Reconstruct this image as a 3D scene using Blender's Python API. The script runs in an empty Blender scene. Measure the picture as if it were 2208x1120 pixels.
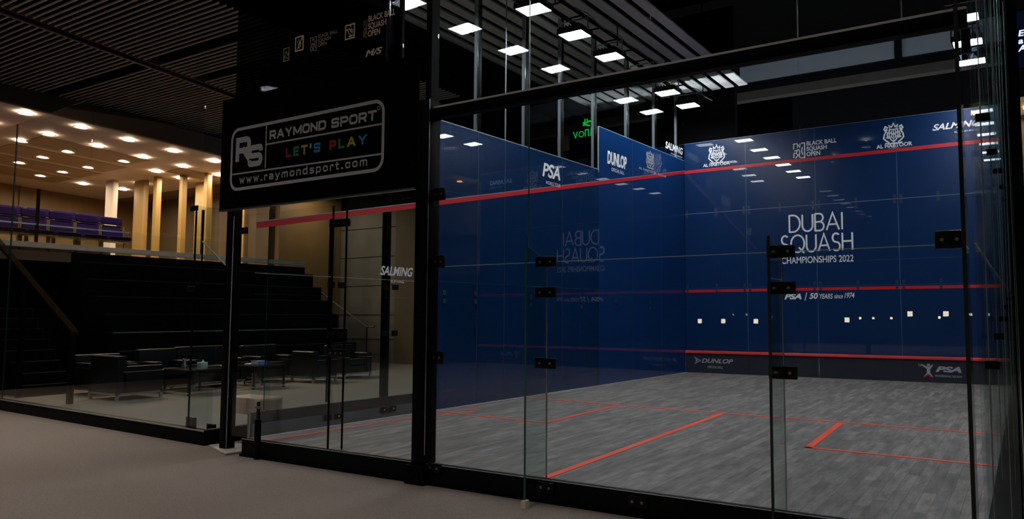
import bpy, bmesh, math, random
from mathutils import Vector, Matrix
random.seed(7)
S = bpy.context.scene
COL = S.collection
PI = math.pi

# ------------------------------------------------------------------ camera
CAM = Vector((6.66733, -5.99205, 1.29238))
YAW, PITCH, FPX, PX, PY = -0.534133, 0.0727628, 1595.138, 1264.0, 563.73
cd = bpy.data.cameras.new('camera'); cam = bpy.data.objects.new('camera', cd); COL.objects.link(cam)
fw = Vector((math.sin(YAW)*math.cos(PITCH), math.cos(YAW)*math.cos(PITCH), math.sin(PITCH)))
rt = Vector((math.cos(YAW), -math.sin(YAW), 0)); up = rt.cross(fw)
m = Matrix.Identity(4)
for i in range(3):
    m[i][0], m[i][1], m[i][2], m[i][3] = rt[i], up[i], -fw[i], CAM[i]
cam.matrix_world = m
cd.sensor_fit = 'HORIZONTAL'; cd.sensor_width = 36.0; cd.lens = FPX/2208*36
cd.shift_x = -(PX-1104)/2208; cd.shift_y = (PY-560)/2208
cd.clip_start = 0.05; cd.clip_end = 200
S.camera = cam

# ------------------------------------------------------------------ world, exposure
W = bpy.data.worlds.new('world'); S.world = W; W.use_nodes = True
W.node_tree.nodes['Background'].inputs[0].default_value = (0.55, 0.6, 0.75, 1)
W.node_tree.nodes['Background'].inputs[1].default_value = 0.004
S.view_settings.view_transform = 'Standard'; S.view_settings.look = 'None'
S.view_settings.exposure = 0.0; S.view_settings.gamma = 1.0
try: S.view_settings.use_curve_mapping = False
except Exception: pass
try:
    S.cycles.transparent_max_bounces = 40; S.cycles.max_bounces = 10; S.cycles.glossy_bounces = 6
    S.cycles.sample_clamp_indirect = 4.0
    S.cycles.caustics_reflective = False; S.cycles.caustics_refractive = False
except Exception: pass

COURT_LAMP = 60.0      # radiance of the court floodlights
GAL_LAMP = 310.0        # gallery downlights
FOYER_FILL = 580.0      # fill lights added over the foyer, out of view

# ------------------------------------------------------------------ materials
MATS = {}
def nodes(name):
    mt = bpy.data.materials.new(name); mt.use_nodes = True
    nt = mt.node_tree; nt.nodes.clear()
    out = nt.nodes.new('ShaderNodeOutputMaterial'); MATS[name] = mt
    return mt, nt, out
def pbr(name, col, rough=0.5, metal=0.0, var=0.0, scale=8.0, bump=0.0, spec=0.5, stretch=(1,1,1), coat=0.0):
    mt, nt, out = nodes(name)
    b = nt.nodes.new('ShaderNodeBsdfPrincipled'); nt.links.new(b.outputs[0], out.inputs[0])
    b.inputs['Base Color'].default_value = (*col, 1); b.inputs['Roughness'].default_value = rough
    b.inputs['Metallic'].default_value = metal; b.inputs['Specular IOR Level'].default_value = spec
    b.inputs['Coat Weight'].default_value = coat
    if var or bump:
        tc = nt.nodes.new('ShaderNodeTexCoord'); mp = nt.nodes.new('ShaderNodeMapping'); mp.inputs['Scale'].default_value = stretch
        nz = nt.nodes.new('ShaderNodeTexNoise'); nz.inputs['Scale'].default_value = scale; nz.inputs['Detail'].default_value = 5
        nt.links.new(tc.outputs['Object'], mp.inputs[0]); nt.links.new(mp.outputs[0], nz.inputs['Vector'])
        if var:
            mx = nt.nodes.new('ShaderNodeMix'); mx.data_type = 'RGBA'
            mx.inputs[6].default_value = (*[c*(1-var) for c in col], 1); mx.inputs[7].default_value = (*[min(1, c*(1+var)) for c in col], 1)
            nt.links.new(nz.outputs['Fac'], mx.inputs[0]); nt.links.new(mx.outputs[2], b.inputs['Base Color'])
        if bump:
            bp = nt.nodes.new('ShaderNodeBump'); bp.inputs['Strength'].default_value = bump; bp.inputs['Distance'].default_value = 0.01
            nt.links.new(nz.outputs['Fac'], bp.inputs['Height']); nt.links.new(bp.outputs[0], b.inputs['Normal'])
    return mt
def emit(name, col, strength):
    mt, nt, out = nodes(name); e = nt.nodes.new('ShaderNodeEmission'); e.inputs[0].default_value = (*col, 1); e.inputs[1].default_value = strength
    nt.links.new(e.outputs[0], out.inputs[0]); return mt
def schlick(nt, f0, top=1.0):
    g = nt.nodes.new('ShaderNodeNewGeometry'); d = nt.nodes.new('ShaderNodeVectorMath'); d.operation = 'DOT_PRODUCT'
    nt.links.new(g.outputs['Incoming'], d.inputs[0]); nt.links.new(g.outputs['Normal'], d.inputs[1])
    def mth(op, a, b=None):
        n = nt.nodes.new('ShaderNodeMath'); n.operation = op
        for i, v in enumerate((a, b)):
            if v is None: continue
            if isinstance(v, (int, float)): n.inputs[i].default_value = v
            else: nt.links.new(v, n.inputs[i])
        return n.outputs[0]
    a = mth('ABSOLUTE', d.outputs['Value']); s = mth('SUBTRACT', 1.0, a); p = mth('POWER', s, 5.0)
    return mth('ADD', mth('MULTIPLY', p, top-f0), f0)
def glass(name, tint, f0=0.03, body=0.0, bodycol=(0.3, 0.4, 0.4), top=1.0):
    """thin architectural glass: clear or tinted transmission, mirror reflection that grows at grazing angles, optional printed film"""
    mt, nt, out = nodes(name)
    tr = nt.nodes.new('ShaderNodeBsdfTransparent'); tr.inputs[0].default_value = (*tint, 1)
    gl = nt.nodes.new('ShaderNodeBsdfGlossy'); gl.inputs['Roughness'].default_value = 0.0; gl.inputs[0].default_value = (1, 1, 1, 1)
    last = tr.outputs[0]
    if body:
        df = nt.nodes.new('ShaderNodeBsdfDiffuse'); df.inputs[0].default_value = (*bodycol, 1)
        mb = nt.nodes.new('ShaderNodeMixShader'); mb.inputs[0].default_value = body
        nt.links.new(tr.outputs[0], mb.inputs[1]); nt.links.new(df.outputs[0], mb.inputs[2]); last = mb.outputs[0]
        sf = nt.nodes.new('ShaderNodeBsdfGlossy'); sf.inputs['Roughness'].default_value = 0.28
        ms = nt.nodes.new('ShaderNodeMixShader'); ms.inputs[0].default_value = 0.03
        nt.links.new(last, ms.inputs[1]); nt.links.new(sf.outputs[0], ms.inputs[2]); last = ms.outputs[0]
    mx = nt.nodes.new('ShaderNodeMixShader'); nt.links.new(schlick(nt, f0, top), mx.inputs[0])
    nt.links.new(last, mx.inputs[1]); nt.links.new(gl.outputs[0], mx.inputs[2]); nt.links.new(mx.outputs[0], out.inputs[0])
    return mt

pbr('black_steel', (0.002, 0.002, 0.0023), 0.4, 0.0, var=0.3, scale=12, spec=0.05)
pbr('black_satin', (0.0045, 0.0045, 0.005), 0.5, spec=0.06)
pbr('clamp_black', (0.003, 0.003, 0.0035), 0.35, spec=0.2)
pbr('bolt_steel', (0.35, 0.33, 0.28), 0.35, 1.0)
pbr('steel', (0.55, 0.56, 0.58), 0.32, 1.0, var=0.1, scale=20)
pbr('grey_post', (0.42, 0.44, 0.48), 0.5, 0.3, var=0.08, scale=10)
pbr('satin_metal', (0.8, 0.8, 0.8), 0.4, 0.4)
pbr('chrome', (0.75, 0.75, 0.77), 0.15, 1.0)
pbr('plate_steel', (0.42, 0.40, 0.37), 0.55, 0.2, var=0.15, scale=14)
pbr('leather', (0.008, 0.009, 0.013), 0.36, var=0.35, scale=30, bump=0.15, spec=0.3)
pbr('carpet', (0.225, 0.184, 0.160), 0.95, var=0.35, scale=60, bump=0.4, spec=0.1)
pbr('lounge_carpet', (0.20, 0.20, 0.187), 0.95, var=0.2, scale=40, spec=0.1)
pbr('bleacher_black', (0.003, 0.003, 0.0033), 0.6, var=0.4, scale=6, spec=0.06)
pbr('nosing', (0.014, 0.016, 0.017), 0.5, 0.4)
pbr('nosing_pale', (0.16, 0.21, 0.21), 0.5)
pbr('ceiling_void', (0.002, 0.002, 0.002), 0.9, spec=0.02)
pbr('blade', (0.62, 0.58, 0.55), 0.5, var=0.1)
pbr('channel_purple', (0.32, 0.20, 0.42), 0.4)
pbr('louvre', (0.90, 0.91, 0.93), 0.55, 0.0, var=0.1, scale=5)
pbr('fascia', (0.06, 0.054, 0.05), 0.7, var=0.2, scale=4)
pbr('gallery_white', (0.72, 0.60, 0.55), 0.6, var=0.12, scale=3)
pbr('gallery_panel', (0.42, 0.29, 0.19), 0.6, var=0.12, scale=3)
pbr('gold_wall', (0.24, 0.145, 0.052), 0.45, var=0.22, scale=3, stretch=(1, 1, 0.2))
pbr('gold_bright', (0.19, 0.12, 0.05), 0.5, var=0.2, scale=3)
pbr('gold_column', (0.33, 0.205, 0.07), 0.45, var=0.12, scale=4, stretch=(1, 1, 0.2))
pbr('brown_panel', (0.11, 0.075, 0.045), 0.5, var=0.3, scale=2)
pbr('edge_grey', (0.5, 0.5, 0.5), 0.6, var=0.25, scale=6)
pbr('seat_purple', (0.012, 0.005, 0.060), 0.8, var=0.3, scale=14, spec=0.05)
pbr('brass_frame', (0.32, 0.22, 0.08), 0.4, 0.6)
pbr('rail_wood', (0.022, 0.0145, 0.007), 0.9, var=0.3, scale=8, stretch=(1, 1, 8), spec=0.0)
pbr('dark_metal', (0.05, 0.05, 0.052), 0.5, spec=0.2)
pbr('grey_stone', (0.13, 0.128, 0.126), 0.7, var=0.2, scale=3)
pbr('brown_stone', (0.105, 0.083, 0.06), 0.7, var=0.25, scale=2.5)
pbr('bulkhead', (0.22, 0.25, 0.30), 0.7, var=0.1, scale=3)
pbr('bulkhead_brown', (0.05, 0.043, 0.038), 0.7, var=0.2, scale=3)
pbr('far_black', (0.005, 0.005, 0.006), 0.8, spec=0.05)
pbr('line_red', (0.58, 0.012, 0.022), 0.4)
pbr('line_orange', (0.95, 0.085, 0.028), 0.5)
pbr('tin_black', (0.012, 0.016, 0.030), 0.6, var=0.2, scale=10)
pbr('tin_red', (0.75, 0.06, 0.07), 0.35)
pbr('print_white', (0.85, 0.87, 0.90), 0.6)
pbr('print_silver', (0.42, 0.44, 0.50), 0.5)
pbr('print_grey', (0.20, 0.20, 0.20), 0.6)
pbr('print_dim', (0.45, 0.37, 0.30), 0.6)
pbr('print_tan', (0.95, 0.80, 0.66), 0.6)
pbr('sign_black', (0.001, 0.001, 0.0012), 0.7, spec=0.02)
pbr('sign_grey', (0.42, 0.43, 0.455), 0.55)
pbr('sign_red', (0.36, 0.016, 0.03), 0.5); pbr('sign_green', (0.02, 0.24, 0.07), 0.5)
pbr('sign_yellow', (0.43, 0.37, 0.02), 0.5); pbr('sign_blue', (0.02, 0.24, 0.50), 0.5)
pbr('crate_wood', (0.60, 0.47, 0.38), 0.6, var=0.15, scale=8, stretch=(1, 1, 4))
pbr('crate_end', (0.36, 0.26, 0.20), 0.6, var=0.4, scale=18)
pbr('table_glass', (0.03, 0.028, 0.026), 0.15)
pbr('paper_white', (0.75, 0.78, 0.85), 0.6)
pbr('box_blue', (0.18, 0.30, 0.75), 0.5, var=0.4, scale=15)
pbr('joint', (0.42, 0.50, 0.52), 0.3, 0.2)
pbr('joint_pale', (0.17, 0.22, 0.30), 0.35)
pbr('joint_blue', (0.05, 0.10, 0.20), 0.3)
pbr('joint_dark', (0.022, 0.04, 0.085), 0.4)
pbr('glass_edge', (0.02, 0.09, 0.065), 0.2)
pbr('glass_edge_dark', (0.004, 0.012, 0.010), 0.3)
pbr('kerb_navy', (0.004, 0.005, 0.008), 0.5, spec=0.1)
pbr('strip_border', (0.10, 0.105, 0.125), 0.5, var=0.2, scale=6)
pbr('border_white', (0.5, 0.5, 0.5), 0.6)
pbr('lamp_body', (0.02, 0.02, 0.022), 0.5)
pbr('cable', (0.25, 0.25, 0.26), 0.4)
pbr('stove_brown', (0.42, 0.32, 0.20), 0.6, var=0.6, scale=26)
glass('glass_clear', (0.965, 0.98, 0.975), 0.018)
glass('glass_left', (0.93, 0.96, 0.955), 0.035)
glass('glass_fin', (0.86, 0.92, 0.90), 0.02)
glass('glass_fin_right', (0.89, 0.925, 0.915), 0.025)
glass('glass_right', (0.955, 0.97, 0.965), 0.03, top=0.3)
glass('glass_smoke', (0.22, 0.22, 0.23), 0.02)
glass('glass_barrier', (0.95, 0.97, 0.965), 0.015)
glass('film_blue_front', (0.02, 0.05, 0.2), 0.045, 0.94, (0.0035, 0.029, 0.112))
glass('film_blue_left', (0.10, 0.28, 0.75), 0.055, 0.55, (0.003, 0.042, 0.145))
glass('film_blue_left_far', (0.05, 0.16, 0.5), 0.055, 0.80, (0.005, 0.046, 0.195))
emit('flood_light', (0.93, 0.96, 1.0), COURT_LAMP)
emit('gallery_lamp', (1.0, 0.77, 0.52), GAL_LAMP)
emit('foyer_fill', (1.0, 0.93, 0.86), FOYER_FILL)
emit('sign_neon', (0.01, 0.9, 0.12), 0.55)
emit('led_white', (0.55, 0.68, 1.0), 1.4)
emit('led_panel', (0.01, 0.02, 0.08), 0.15)
emit('orange_lamp', (1.0, 0.38, 0.10), 14.0)
emit('lantern_lamp', (1.0, 0.86, 0.66), 22.0)
emit('uplight_fill', (0.9, 0.95, 1.0), 900.0)
emit('poster_fill', (1.0, 0.85, 0.7), 30.0)

# court floor: narrow grey boards running towards the front wall
def court_floor_mat():
    mt, nt, out = nodes('court_boards')
    b = nt.nodes.new('ShaderNodeBsdfPrincipled'); nt.links.new(b.outputs[0], out.inputs[0]); b.inputs['Roughness'].default_value = 0.62
    b.inputs['Specular IOR Level'].default_value = 0.3
    tc = nt.nodes.new('ShaderNodeTexCoord')
    mp = nt.nodes.new('ShaderNodeMapping'); mp.inputs['Rotation'].default_value = (0, 0, PI/2)
    nt.links.new(tc.outputs['Object'], mp.inputs[0])
    br = nt.nodes.new('ShaderNodeTexBrick'); br.inputs['Scale'].default_value = 1.0
    br.inputs['Brick Width'].default_value = 0.62; br.inputs['Row Height'].default_value = 0.092; br.inputs['Mortar Size'].default_value = 0.0022
    br.inputs['Color1'].default_value = (0.142, 0.136, 0.134, 1); br.inputs['Color2'].default_value = (0.245, 0.236, 0.230, 1); br.inputs['Mortar'].default_value = (0.10, 0.10, 0.105, 1)
    br.offset = 0.37
    nt.links.new(mp.outputs[0], br.inputs['Vector'])
    m2 = nt.nodes.new('ShaderNodeMapping'); m2.inputs['Scale'].default_value = (9, 1.6, 1); nt.links.new(tc.outputs['Object'], m2.inputs[0])
    nz = nt.nodes.new('ShaderNodeTexNoise'); nz.inputs['Scale'].default_value = 1.6; nz.inputs['Detail'].default_value = 8; nz.inputs['Roughness'].default_value = 0.65
    nt.links.new(m2.outputs[0], nz.inputs['Vector'])
    cr = nt.nodes.new('ShaderNodeValToRGB'); cr.color_ramp.elements[0].position = 0.34; cr.color_ramp.elements[0].color = (0.52, 0.515, 0.515, 1)
    cr.color_ramp.elements[1].position = 0.68; cr.color_ramp.elements[1].color = (1.28, 1.24, 1.20, 1)
    nt.links.new(nz.outputs['Fac'], cr.inputs[0])
    mx = nt.nodes.new('ShaderNodeMix'); mx.data_type = 'RGBA'; mx.blend_type = 'MULTIPLY'; mx.inputs[0].default_value = 1
    nt.links.new(br.outputs['Color'], mx.inputs[6]); nt.links.new(cr.outputs[0], mx.inputs[7]); nt.links.new(mx.outputs[2], b.inputs['Base Color'])
court_floor_mat()

# ------------------------------------------------------------------ mesh helpers
class MB:
    def __init__(s): s.v = []; s.f = []; s.smooth = False
    def box(s, x0, x1, y0, y1, z0, z1):
        n = len(s.v)
        s.v += [(x0,y0,z0),(x1,y0,z0),(x1,y1,z0),(x0,y1,z0),(x0,y0,z1),(x1,y0,z1),(x1,y1,z1),(x0,y1,z1)]
        s.f += [tuple(n+i for i in q) for q in ((0,3,2,1),(4,5,6,7),(0,1,5,4),(1,2,6,5),(2,3,7,6),(3,0,4,7))]
        return s
    def obox(s, o, a, b, c):
        """box from corner o with edge vectors a, b, c"""
        o, a, b, c = map(Vector, (o, a, b, c)); n = len(s.v)
        s.v += [tuple(p) for p in (o, o+a, o+a+b, o+b, o+c, o+a+c, o+a+b+c, o+b+c)]
        s.f += [tuple(n+i for i in q) for q in ((0,3,2,1),(4,5,6,7),(0,1,5,4),(1,2,6,5),(2,3,7,6),(3,0,4,7))]
        return s
    def poly(s, pts):
        n = len(s.v); s.v += [tuple(p) for p in pts]; s.f.append(tuple(range(n, n+len(pts)))); return s
    def prism(s, pts, vec):
        n = len(s.v); k = len(pts); vec = Vector(vec)
        s.v += [tuple(Vector(p)) for p in pts] + [tuple(Vector(p)+vec) for p in pts]
        s.f.append(tuple(range(n+k-1, n-1, -1))); s.f.append(tuple(range(n+k, n+2*k)))
        for i in range(k): s.f.append((n+i, n+(i+1) % k, n+k+(i+1) % k, n+k+i))
        return s
    def tube(s, p0, p1, r, seg=10, r1=None):
        p0, p1 = Vector(p0), Vector(p1); d = (p1-p0).normalized()
        a = d.orthogonal().normalized(); b = d.cross(a); n = len(s.v); r1 = r if r1 is None else r1
        for p, rr in ((p0, r), (p1, r1)):
            for i in range(seg):
                t = 2*PI*i/seg; s.v.append(tuple(p + a*math.cos(t)*rr + b*math.sin(t)*rr))
        for i in range(seg): s.f.append((n+i, n+(i+1) % seg, n+seg+(i+1) % seg, n+seg+i))
        s.f.append(tuple(range(n+seg-1, n-1, -1))); s.f.append(tuple(range(n+seg, n+2*seg)))
        return s
    def path(s, pts, r, seg=8):
        for i in range(len(pts)-1): s.tube(pts[i], pts[i+1], r, seg)
        return s
    def lathe(s, prof, c, seg=20):
        n = len(s.v); k = len(prof)
        for i in range(seg):
            t = 2*PI*i/seg
            for (r, z) in prof: s.v.append((c[0]+r*math.cos(t), c[1]+r*math.sin(t), c[2]+z))
        for i in range(seg):
            for j in range(k-1):
                a, b = n+i*k+j, n+((i+1) % seg)*k+j; s.f.append((a, b, b+1, a+1))
        return s
    def build(s, name, mat, parent=None, bevel=0.0, loc=None, smooth=False, seg=2):
        me = bpy.data.meshes.new(name); me.from_pydata([tuple(v) for v in s.v], [], s.f); me.validate()
        if mat: me.materials.append(MATS[mat])
        bm = bmesh.new(); bm.from_mesh(me); bmesh.ops.recalc_face_normals(bm, faces=bm.faces)
        if bevel: bmesh.ops.bevel(bm, geom=list(bm.edges), offset=bevel, segments=seg, affect='EDGES', profile=0.6, clamp_overlap=True)
        bm.to_mesh(me); bm.free()
        if bevel or smooth:
            for p in me.polygons: p.use_smooth = bool(smooth or seg >= 3)
            try: me.set_sharp_from_angle(angle=math.radians(35))
            except Exception: pass
        o = bpy.data.objects.new(name, me); COL.objects.link(o)
        if parent: o.parent = parent
        if loc: o.location = loc
        return o
def tag(o, label=None, cat=None, group=None, kind=None):
    if label: o['label'] = label
    if cat: o['category'] = cat
    if group: o['group'] = group
    if kind: o['kind'] = kind
    return o
def thing(name, loc, label, cat, group=None, rz=0.0):
    o = bpy.data.objects.new(name, None); COL.objects.link(o); o.location = loc; o.rotation_euler = (0, 0, rz)
    o.empty_display_size = 0.1
    return tag(o, label, cat, group)
def copy_tree(o, parent=None):
    c = o.copy(); COL.objects.link(c)
    if parent: c.parent = parent
    for ch in list(o.children): copy_tree(ch, c)
    return c
def structure(mb, name, mat, **k):
    return tag(mb.build(name, mat, **k), kind='structure')

# flat lettering on a plane: o = lower left corner, u, v = unit axes
class Plane:
    def __init__(s, o, u, v): s.o, s.u, s.v = Vector(o), Vector(u).normalized(), Vector(v).normalized(); s.n = s.u.cross(s.v)
    def p(s, x, y, h=0.0): return s.o + s.u*x + s.v*y + s.n*h
RC = [0]
def ribbon(mb, pl, pts, w, h=0.003, closed=False, origin=(0, 0), sx=1.0, sy=1.0, cap=False):
    RC[0] += 1; h += (RC[0] % 12)*0.0002            # crossing strokes never share one plane
    P2 = []
    for x, y in pts:
        q = Vector((origin[0]+x*sx, origin[1]+y*sy))
        if not P2 or (q-P2[-1]).length > 1e-5: P2.append(q)
    if closed and (P2[0]-P2[-1]).length < 1e-5: P2.pop()
    if cap and not closed:
        P2[0] = P2[0]-(P2[1]-P2[0]).normalized()*w/2; P2[-1] = P2[-1]+(P2[-1]-P2[-2]).normalized()*w/2
    n = len(P2); L = []; R = []
    for i in range(n):
        a = P2[(i-1) % n] if (closed or i > 0) else None; b = P2[(i+1) % n] if (closed or i < n-1) else None
        d1 = (P2[i]-a).normalized() if a is not None else None; d2 = (b-P2[i]).normalized() if b is not None else None
        if d1 is None: d1 = d2
        if d2 is None: d2 = d1
        t = d1+d2
        t = t.normalized() if t.length > 1e-6 else d1
        nn = Vector((-t.y, t.x)); k = 1/max(0.45, nn.dot(Vector((-d1.y, d1.x))))
        L.append(P2[i]+nn*w/2*k); R.append(P2[i]-nn*w/2*k)
    base = len(mb.v)
    for i in range(n): mb.v.append(tuple(pl.p(L[i].x, L[i].y, h))); mb.v.append(tuple(pl.p(R[i].x, R[i].y, h)))
    for i in range(n if closed else n-1):
        a = base+2*i; b = base+2*((i+1) % n); mb.f.append((a, a+1, b+1, b))
def arc(cx, cy, r, a0, a1, n=14, ry=None):
    ry = r if ry is None else ry
    return [(cx+r*math.cos(math.radians(a0+(a1-a0)*i/n)), cy+ry*math.sin(math.radians(a0+(a1-a0)*i/n))) for i in range(n+1)]
STROKE = {
 'D': (0.74, [[(0,-.03),(0,1.03)], [(0,1),(.26,1)]+arc(.26,.5,.48,90,-90,20,.5)[1:]+[(0,0)]]),
 'U': (0.70, [[(0,1),(0,.35)]+arc(.35,.35,.35,180,360,18)[1:]+[(.7,1)]]),
 'B': (0.60, [[(0,-.03),(0,1.03)], [(0,1),(.30,1)]+arc(.30,.76,.24,90,-90,14)[1:]+[(0,.52)], [(0,0),(.33,0)]+arc(.33,.26,.26,-90,90,14)[1:]+[(.2,.52)]]),
 'A': (0.84, [[(0,0),(.42,1),(.84,0)],[(.15,.33),(.69,.33)]]),
 'I': (0.06, [[(.03,0),(.03,1)]]),
 'S': (0.58, [arc(.29,.745,.25,38,270,18)+arc(.29,.25,.27,90,-145,18,.245)]),
 'Q': (1.0, [arc(.5,.5,.5,0,360,36),[(.58,.28),(.98,-.06)]]),
 'H': (0.70, [[(0,0),(0,1)],[(.7,0),(.7,1)],[(0,.52),(.7,.52)]]),
}
def stroke_text(mb, pl, text, x0, y0, x1, h, w):
    gap = 0.17; tot = sum(STROKE[c][0] for c in text)+gap*(len(text)-1); sx = (x1-x0)/tot; x = x0
    for c in text:
        wd, strokes = STROKE[c]
        for st in strokes: ribbon(mb, pl, st, w, 0.003, False, (x, y0), sx, h)
        x += (wd+gap)*sx
def text(name, s, pl, x0, y0, x1, y1, mat, parent, bold=0.0, shear=0.0, spacing=1.0, h=0.003, flip=False):
    cu = bpy.data.curves.new(name, 'FONT'); cu.body = s; cu.size = 1; cu.offset = bold; cu.shear = shear; cu.space_character = spacing; cu.space_line = 0.92
    ob = bpy.data.objects.new(name, cu); COL.objects.link(ob)
    dg = bpy.context.evaluated_depsgraph_get(); me = bpy.data.meshes.new_from_object(ob.evaluated_get(dg))
    bpy.data.objects.remove(ob); bpy.data.curves.remove(cu)
    xs = [v.co.x for v in me.vertices]; ys = [v.co.y for v in me.vertices]
    ax, bx, ay, by = min(xs), max(xs), min(ys), max(ys)
    for v in me.vertices:
        tx = (v.co.x-ax)/(bx-ax); ty = (v.co.y-ay)/(by-ay)
        if flip: tx = 1-tx
        v.co = pl.p(x0+tx*(x1-x0), y0+ty*(y1-y0), h)
    me.materials.clear(); me.materials.append(MATS[mat]); me.name = name
    o = bpy.data.objects.new(name, me); COL.objects.link(o); o.parent = parent
    return o

def rounded(pts, rad, closed=False, n=5):
    out = []; k = len(pts)
    for i in range(k):
        p = Vector(pts[i])
        if not closed and i in (0, k-1): out.append(tuple(p)); continue
        a, b = Vector(pts[i-1]), Vector(pts[(i+1) % k]); ra = min(rad, (a-p).length*0.5, (b-p).length*0.5)
        u, v = p+(a-p).normalized()*ra, p+(b-p).normalized()*ra
        for j in range(n+1):
            t = j/n; out.append(tuple(u*(1-t)**2+p*2*t*(1-t)+v*t*t))
    return out
# letter -> (width, [(points, corner radius, closed)])
SQ = {
 'R': (1.0, [([(0,0),(0,1)], 0, 0), ([(0,1),(1,1),(1,.42),(0.1,.42)], .28, 0), ([(.55,.42),(.95,0)], 0, 0)]),
 'A': (1.15, [([(0,-.12),(.52,1.0)], 0, 0), ([(.63,1.0),(1.15,-.12)], 0, 0), ([(.46,1.0),(.69,1.0)], 0, 0), ([(.26,.30),(.89,.30)], 0, 0)]),
 'Y': (1.1, [([(0,1.1),(.55,.42)], 0, 0), ([(.55,.42),(1.1,1.1)], 0, 0), ([(.55,.5),(.55,-.12)], 0, 0)]),
 'M': (1.3, [([(0,-.12),(0,1.12)], 0, 0), ([(0,1),(.65,.1)], 0, 0), ([(.65,.1),(1.3,1)], 0, 0), ([(1.3,-.12),(1.3,1.12)], 0, 0)]),
 'O': (1.05, [([(0,0),(0,1),(1.05,1),(1.05,0)], .34, 1)]),
 'N': (1.0, [([(0,-.12),(0,1.12)], 0, 0), ([(0,1),(1,0)], 0, 0), ([(1,-.12),(1,1.12)], 0, 0)]),
 'D': (1.05, [([(0,0),(0,1)], 0, 0), ([(0,1),(1.05,1),(1.05,0),(0,0)], .34, 0)]),
 'S': (1.0, [([(1,.74),(1,1),(0,1),(0,.5),(1,.5),(1,0),(0,0),(0,.26)], .26, 0)]),
 'P': (1.0, [([(0,0),(0,1)], 0, 0), ([(0,1),(1,1),(1,.42),(0.1,.42)], .28, 0)]),
 'T': (1.05, [([(0,1),(1.05,1)], 0, 0), ([(.525,1),(.525,0)], 0, 0)]),
 'L': (.85, [([(0,1),(0,0),(.85,0)], 0, 0)]),
 'E': (.85, [([(.85,1),(0,1),(0,0),(.85,0)], 0, 0), ([(.1,.5),(.72,.5)], 0, 0)]),
 "'": (.15, [([(.07,1.05),(.03,.72)], 0, 0)]), ' ': (.35, []), '.': (.16, [([(.0,.03),(.16,.03)], 0, 0)]),
 'w': (1.0, [([(0,.7),(.25,0),(.5,.6),(.75,0),(1,.7)], 0, 0)]),
 'r': (.5, [([(0,0),(0,.7),(.5,.7),(.5,.58)], .2, 0)]),
 'a': (.72, [([(.02,.68),(.72,.68),(.72,0)], .2, 0), ([(.72,.36),(0,.36),(0,0),(.72,0)], .16, 0)]),
 'y': (.75, [([(0,.7),(.375,.05)], 0, 0), ([(.75,.7),(.30,-.25),(.08,-.25)], 0, 0)]),
 'm': (1.15, [([(0,0),(0,.7),(.575,.7),(.575,0)], .2, 0), ([(.575,.7),(1.15,.7),(1.15,0)], .2, 0)]),
 'o': (.75, [([(0,0),(0,.7),(.75,.7),(.75,0)], .24, 1)]),
 'n': (.72, [([(0,0),(0,.7),(.72,.7),(.72,0)], .2, 0)]),
 'd': (.75, [([(.75,1),(.75,0)], 0, 0), ([(.65,0),(0,0),(0,.7),(.65,.7)], .22, 0)]),
 's': (.68, [([(.68,.55),(.68,.7),(0,.7),(0,.36),(.68,.36),(.68,0),(0,0),(0,.15)], .16, 0)]),
 'p': (.75, [([(0,-.28),(0,.7)], 0, 0), ([(.1,.7),(.75,.7),(.75,0),(.1,0)], .22, 0)]),
 't': (.45, [([(.12,.95),(.12,0),(.45,0)], .16, 0), ([(-.05,.7),(.42,.7)], 0, 0)]),
 'c': (.72, [([(.72,.52),(.72,.7),(0,.7),(0,0),(.72,0),(.72,.18)], .24, 0)]),
}
def square_text(pl, s_, x0, y0, x1, cap, w, gap):
    mb = MB(); tot = sum(SQ[c][0] for c in s_)+gap*(len(s_)-1); sx = (x1-x0-w)/tot; sy = cap-w; x = x0+w/2
    for c in s_:
        for pts, rad, cl in SQ[c][1]:
            q = [(a*sx, b*sy) for a, b in pts]
            ribbon(mb, pl, rounded(q, rad*min(sx, sy)*1.1, bool(cl)) if rad else q, w, 0.003, bool(cl), (x, y0+w/2), cap=c not in 'AYMNSs')
        x += (SQ[c][0]+gap)*sx
    return mb

# ------------------------------------------------------------------ key dimensions
YF, YB = 9.75, -1.0                 # front wall, back glass
K = 0.42/10.75
def lx(y): return -0.42*(9.75-y)/10.75          # left wall line on the floor
LU = Vector((0.42, 10.75, 0)).normalized()      # along the left wall, to the front
LN = Vector((-LU.y, LU.x, 0))                   # outward (to the lounge)
XR = 6.42
ZF = -0.17                          # hall carpet level
GF, GE = 2.62, 2.80                 # gallery floor, edge upstand
def lp(y, z, out=0.0):              # point on left wall at depth y
    return Vector((lx(y), y, z)) + LN*out

# ------------------------------------------------------------------ the hall (setting)
structure(MB().box(-24, 14, -14, 22, ZF-0.2, ZF), 'floor', 'carpet')
structure(MB().box(-9.4, -0.6, -0.3, 10.4, ZF, ZF+0.004), 'floor_lounge', 'lounge_carpet')
w = MB(); w.box(-12.4, -0.4, 10.4, 10.6, ZF, 4.5); structure(MB().box(-12.4, 1.0, 10.4, 10.6, 4.5, 8.6), 'wall_far_upper', 'far_black')
structure(w, 'wall_far', 'grey_stone')
gv = MB()
for zz in (0.55, 1.3, 2.2, 3.1, 4.0): gv.box(-12.2, -8.0, 10.392, 10.3995, zz-0.008, zz+0.008)
structure(gv, 'trim_7', 'far_black')
structure(MB().box(-24, 14, 22, 22.2, ZF, 10), 'wall_back', 'far_black')
structure(MB().box(-24.2, -24, -14, 22, ZF, 10), 'wall_left', 'far_black')
structure(MB().box(14, 14.2, -14, 22, ZF, 10), 'wall_right', 'far_black')
structure(MB().box(-24, 14, -14.2, -14, ZF, 10), 'wall_rear', 'far_black')
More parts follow.
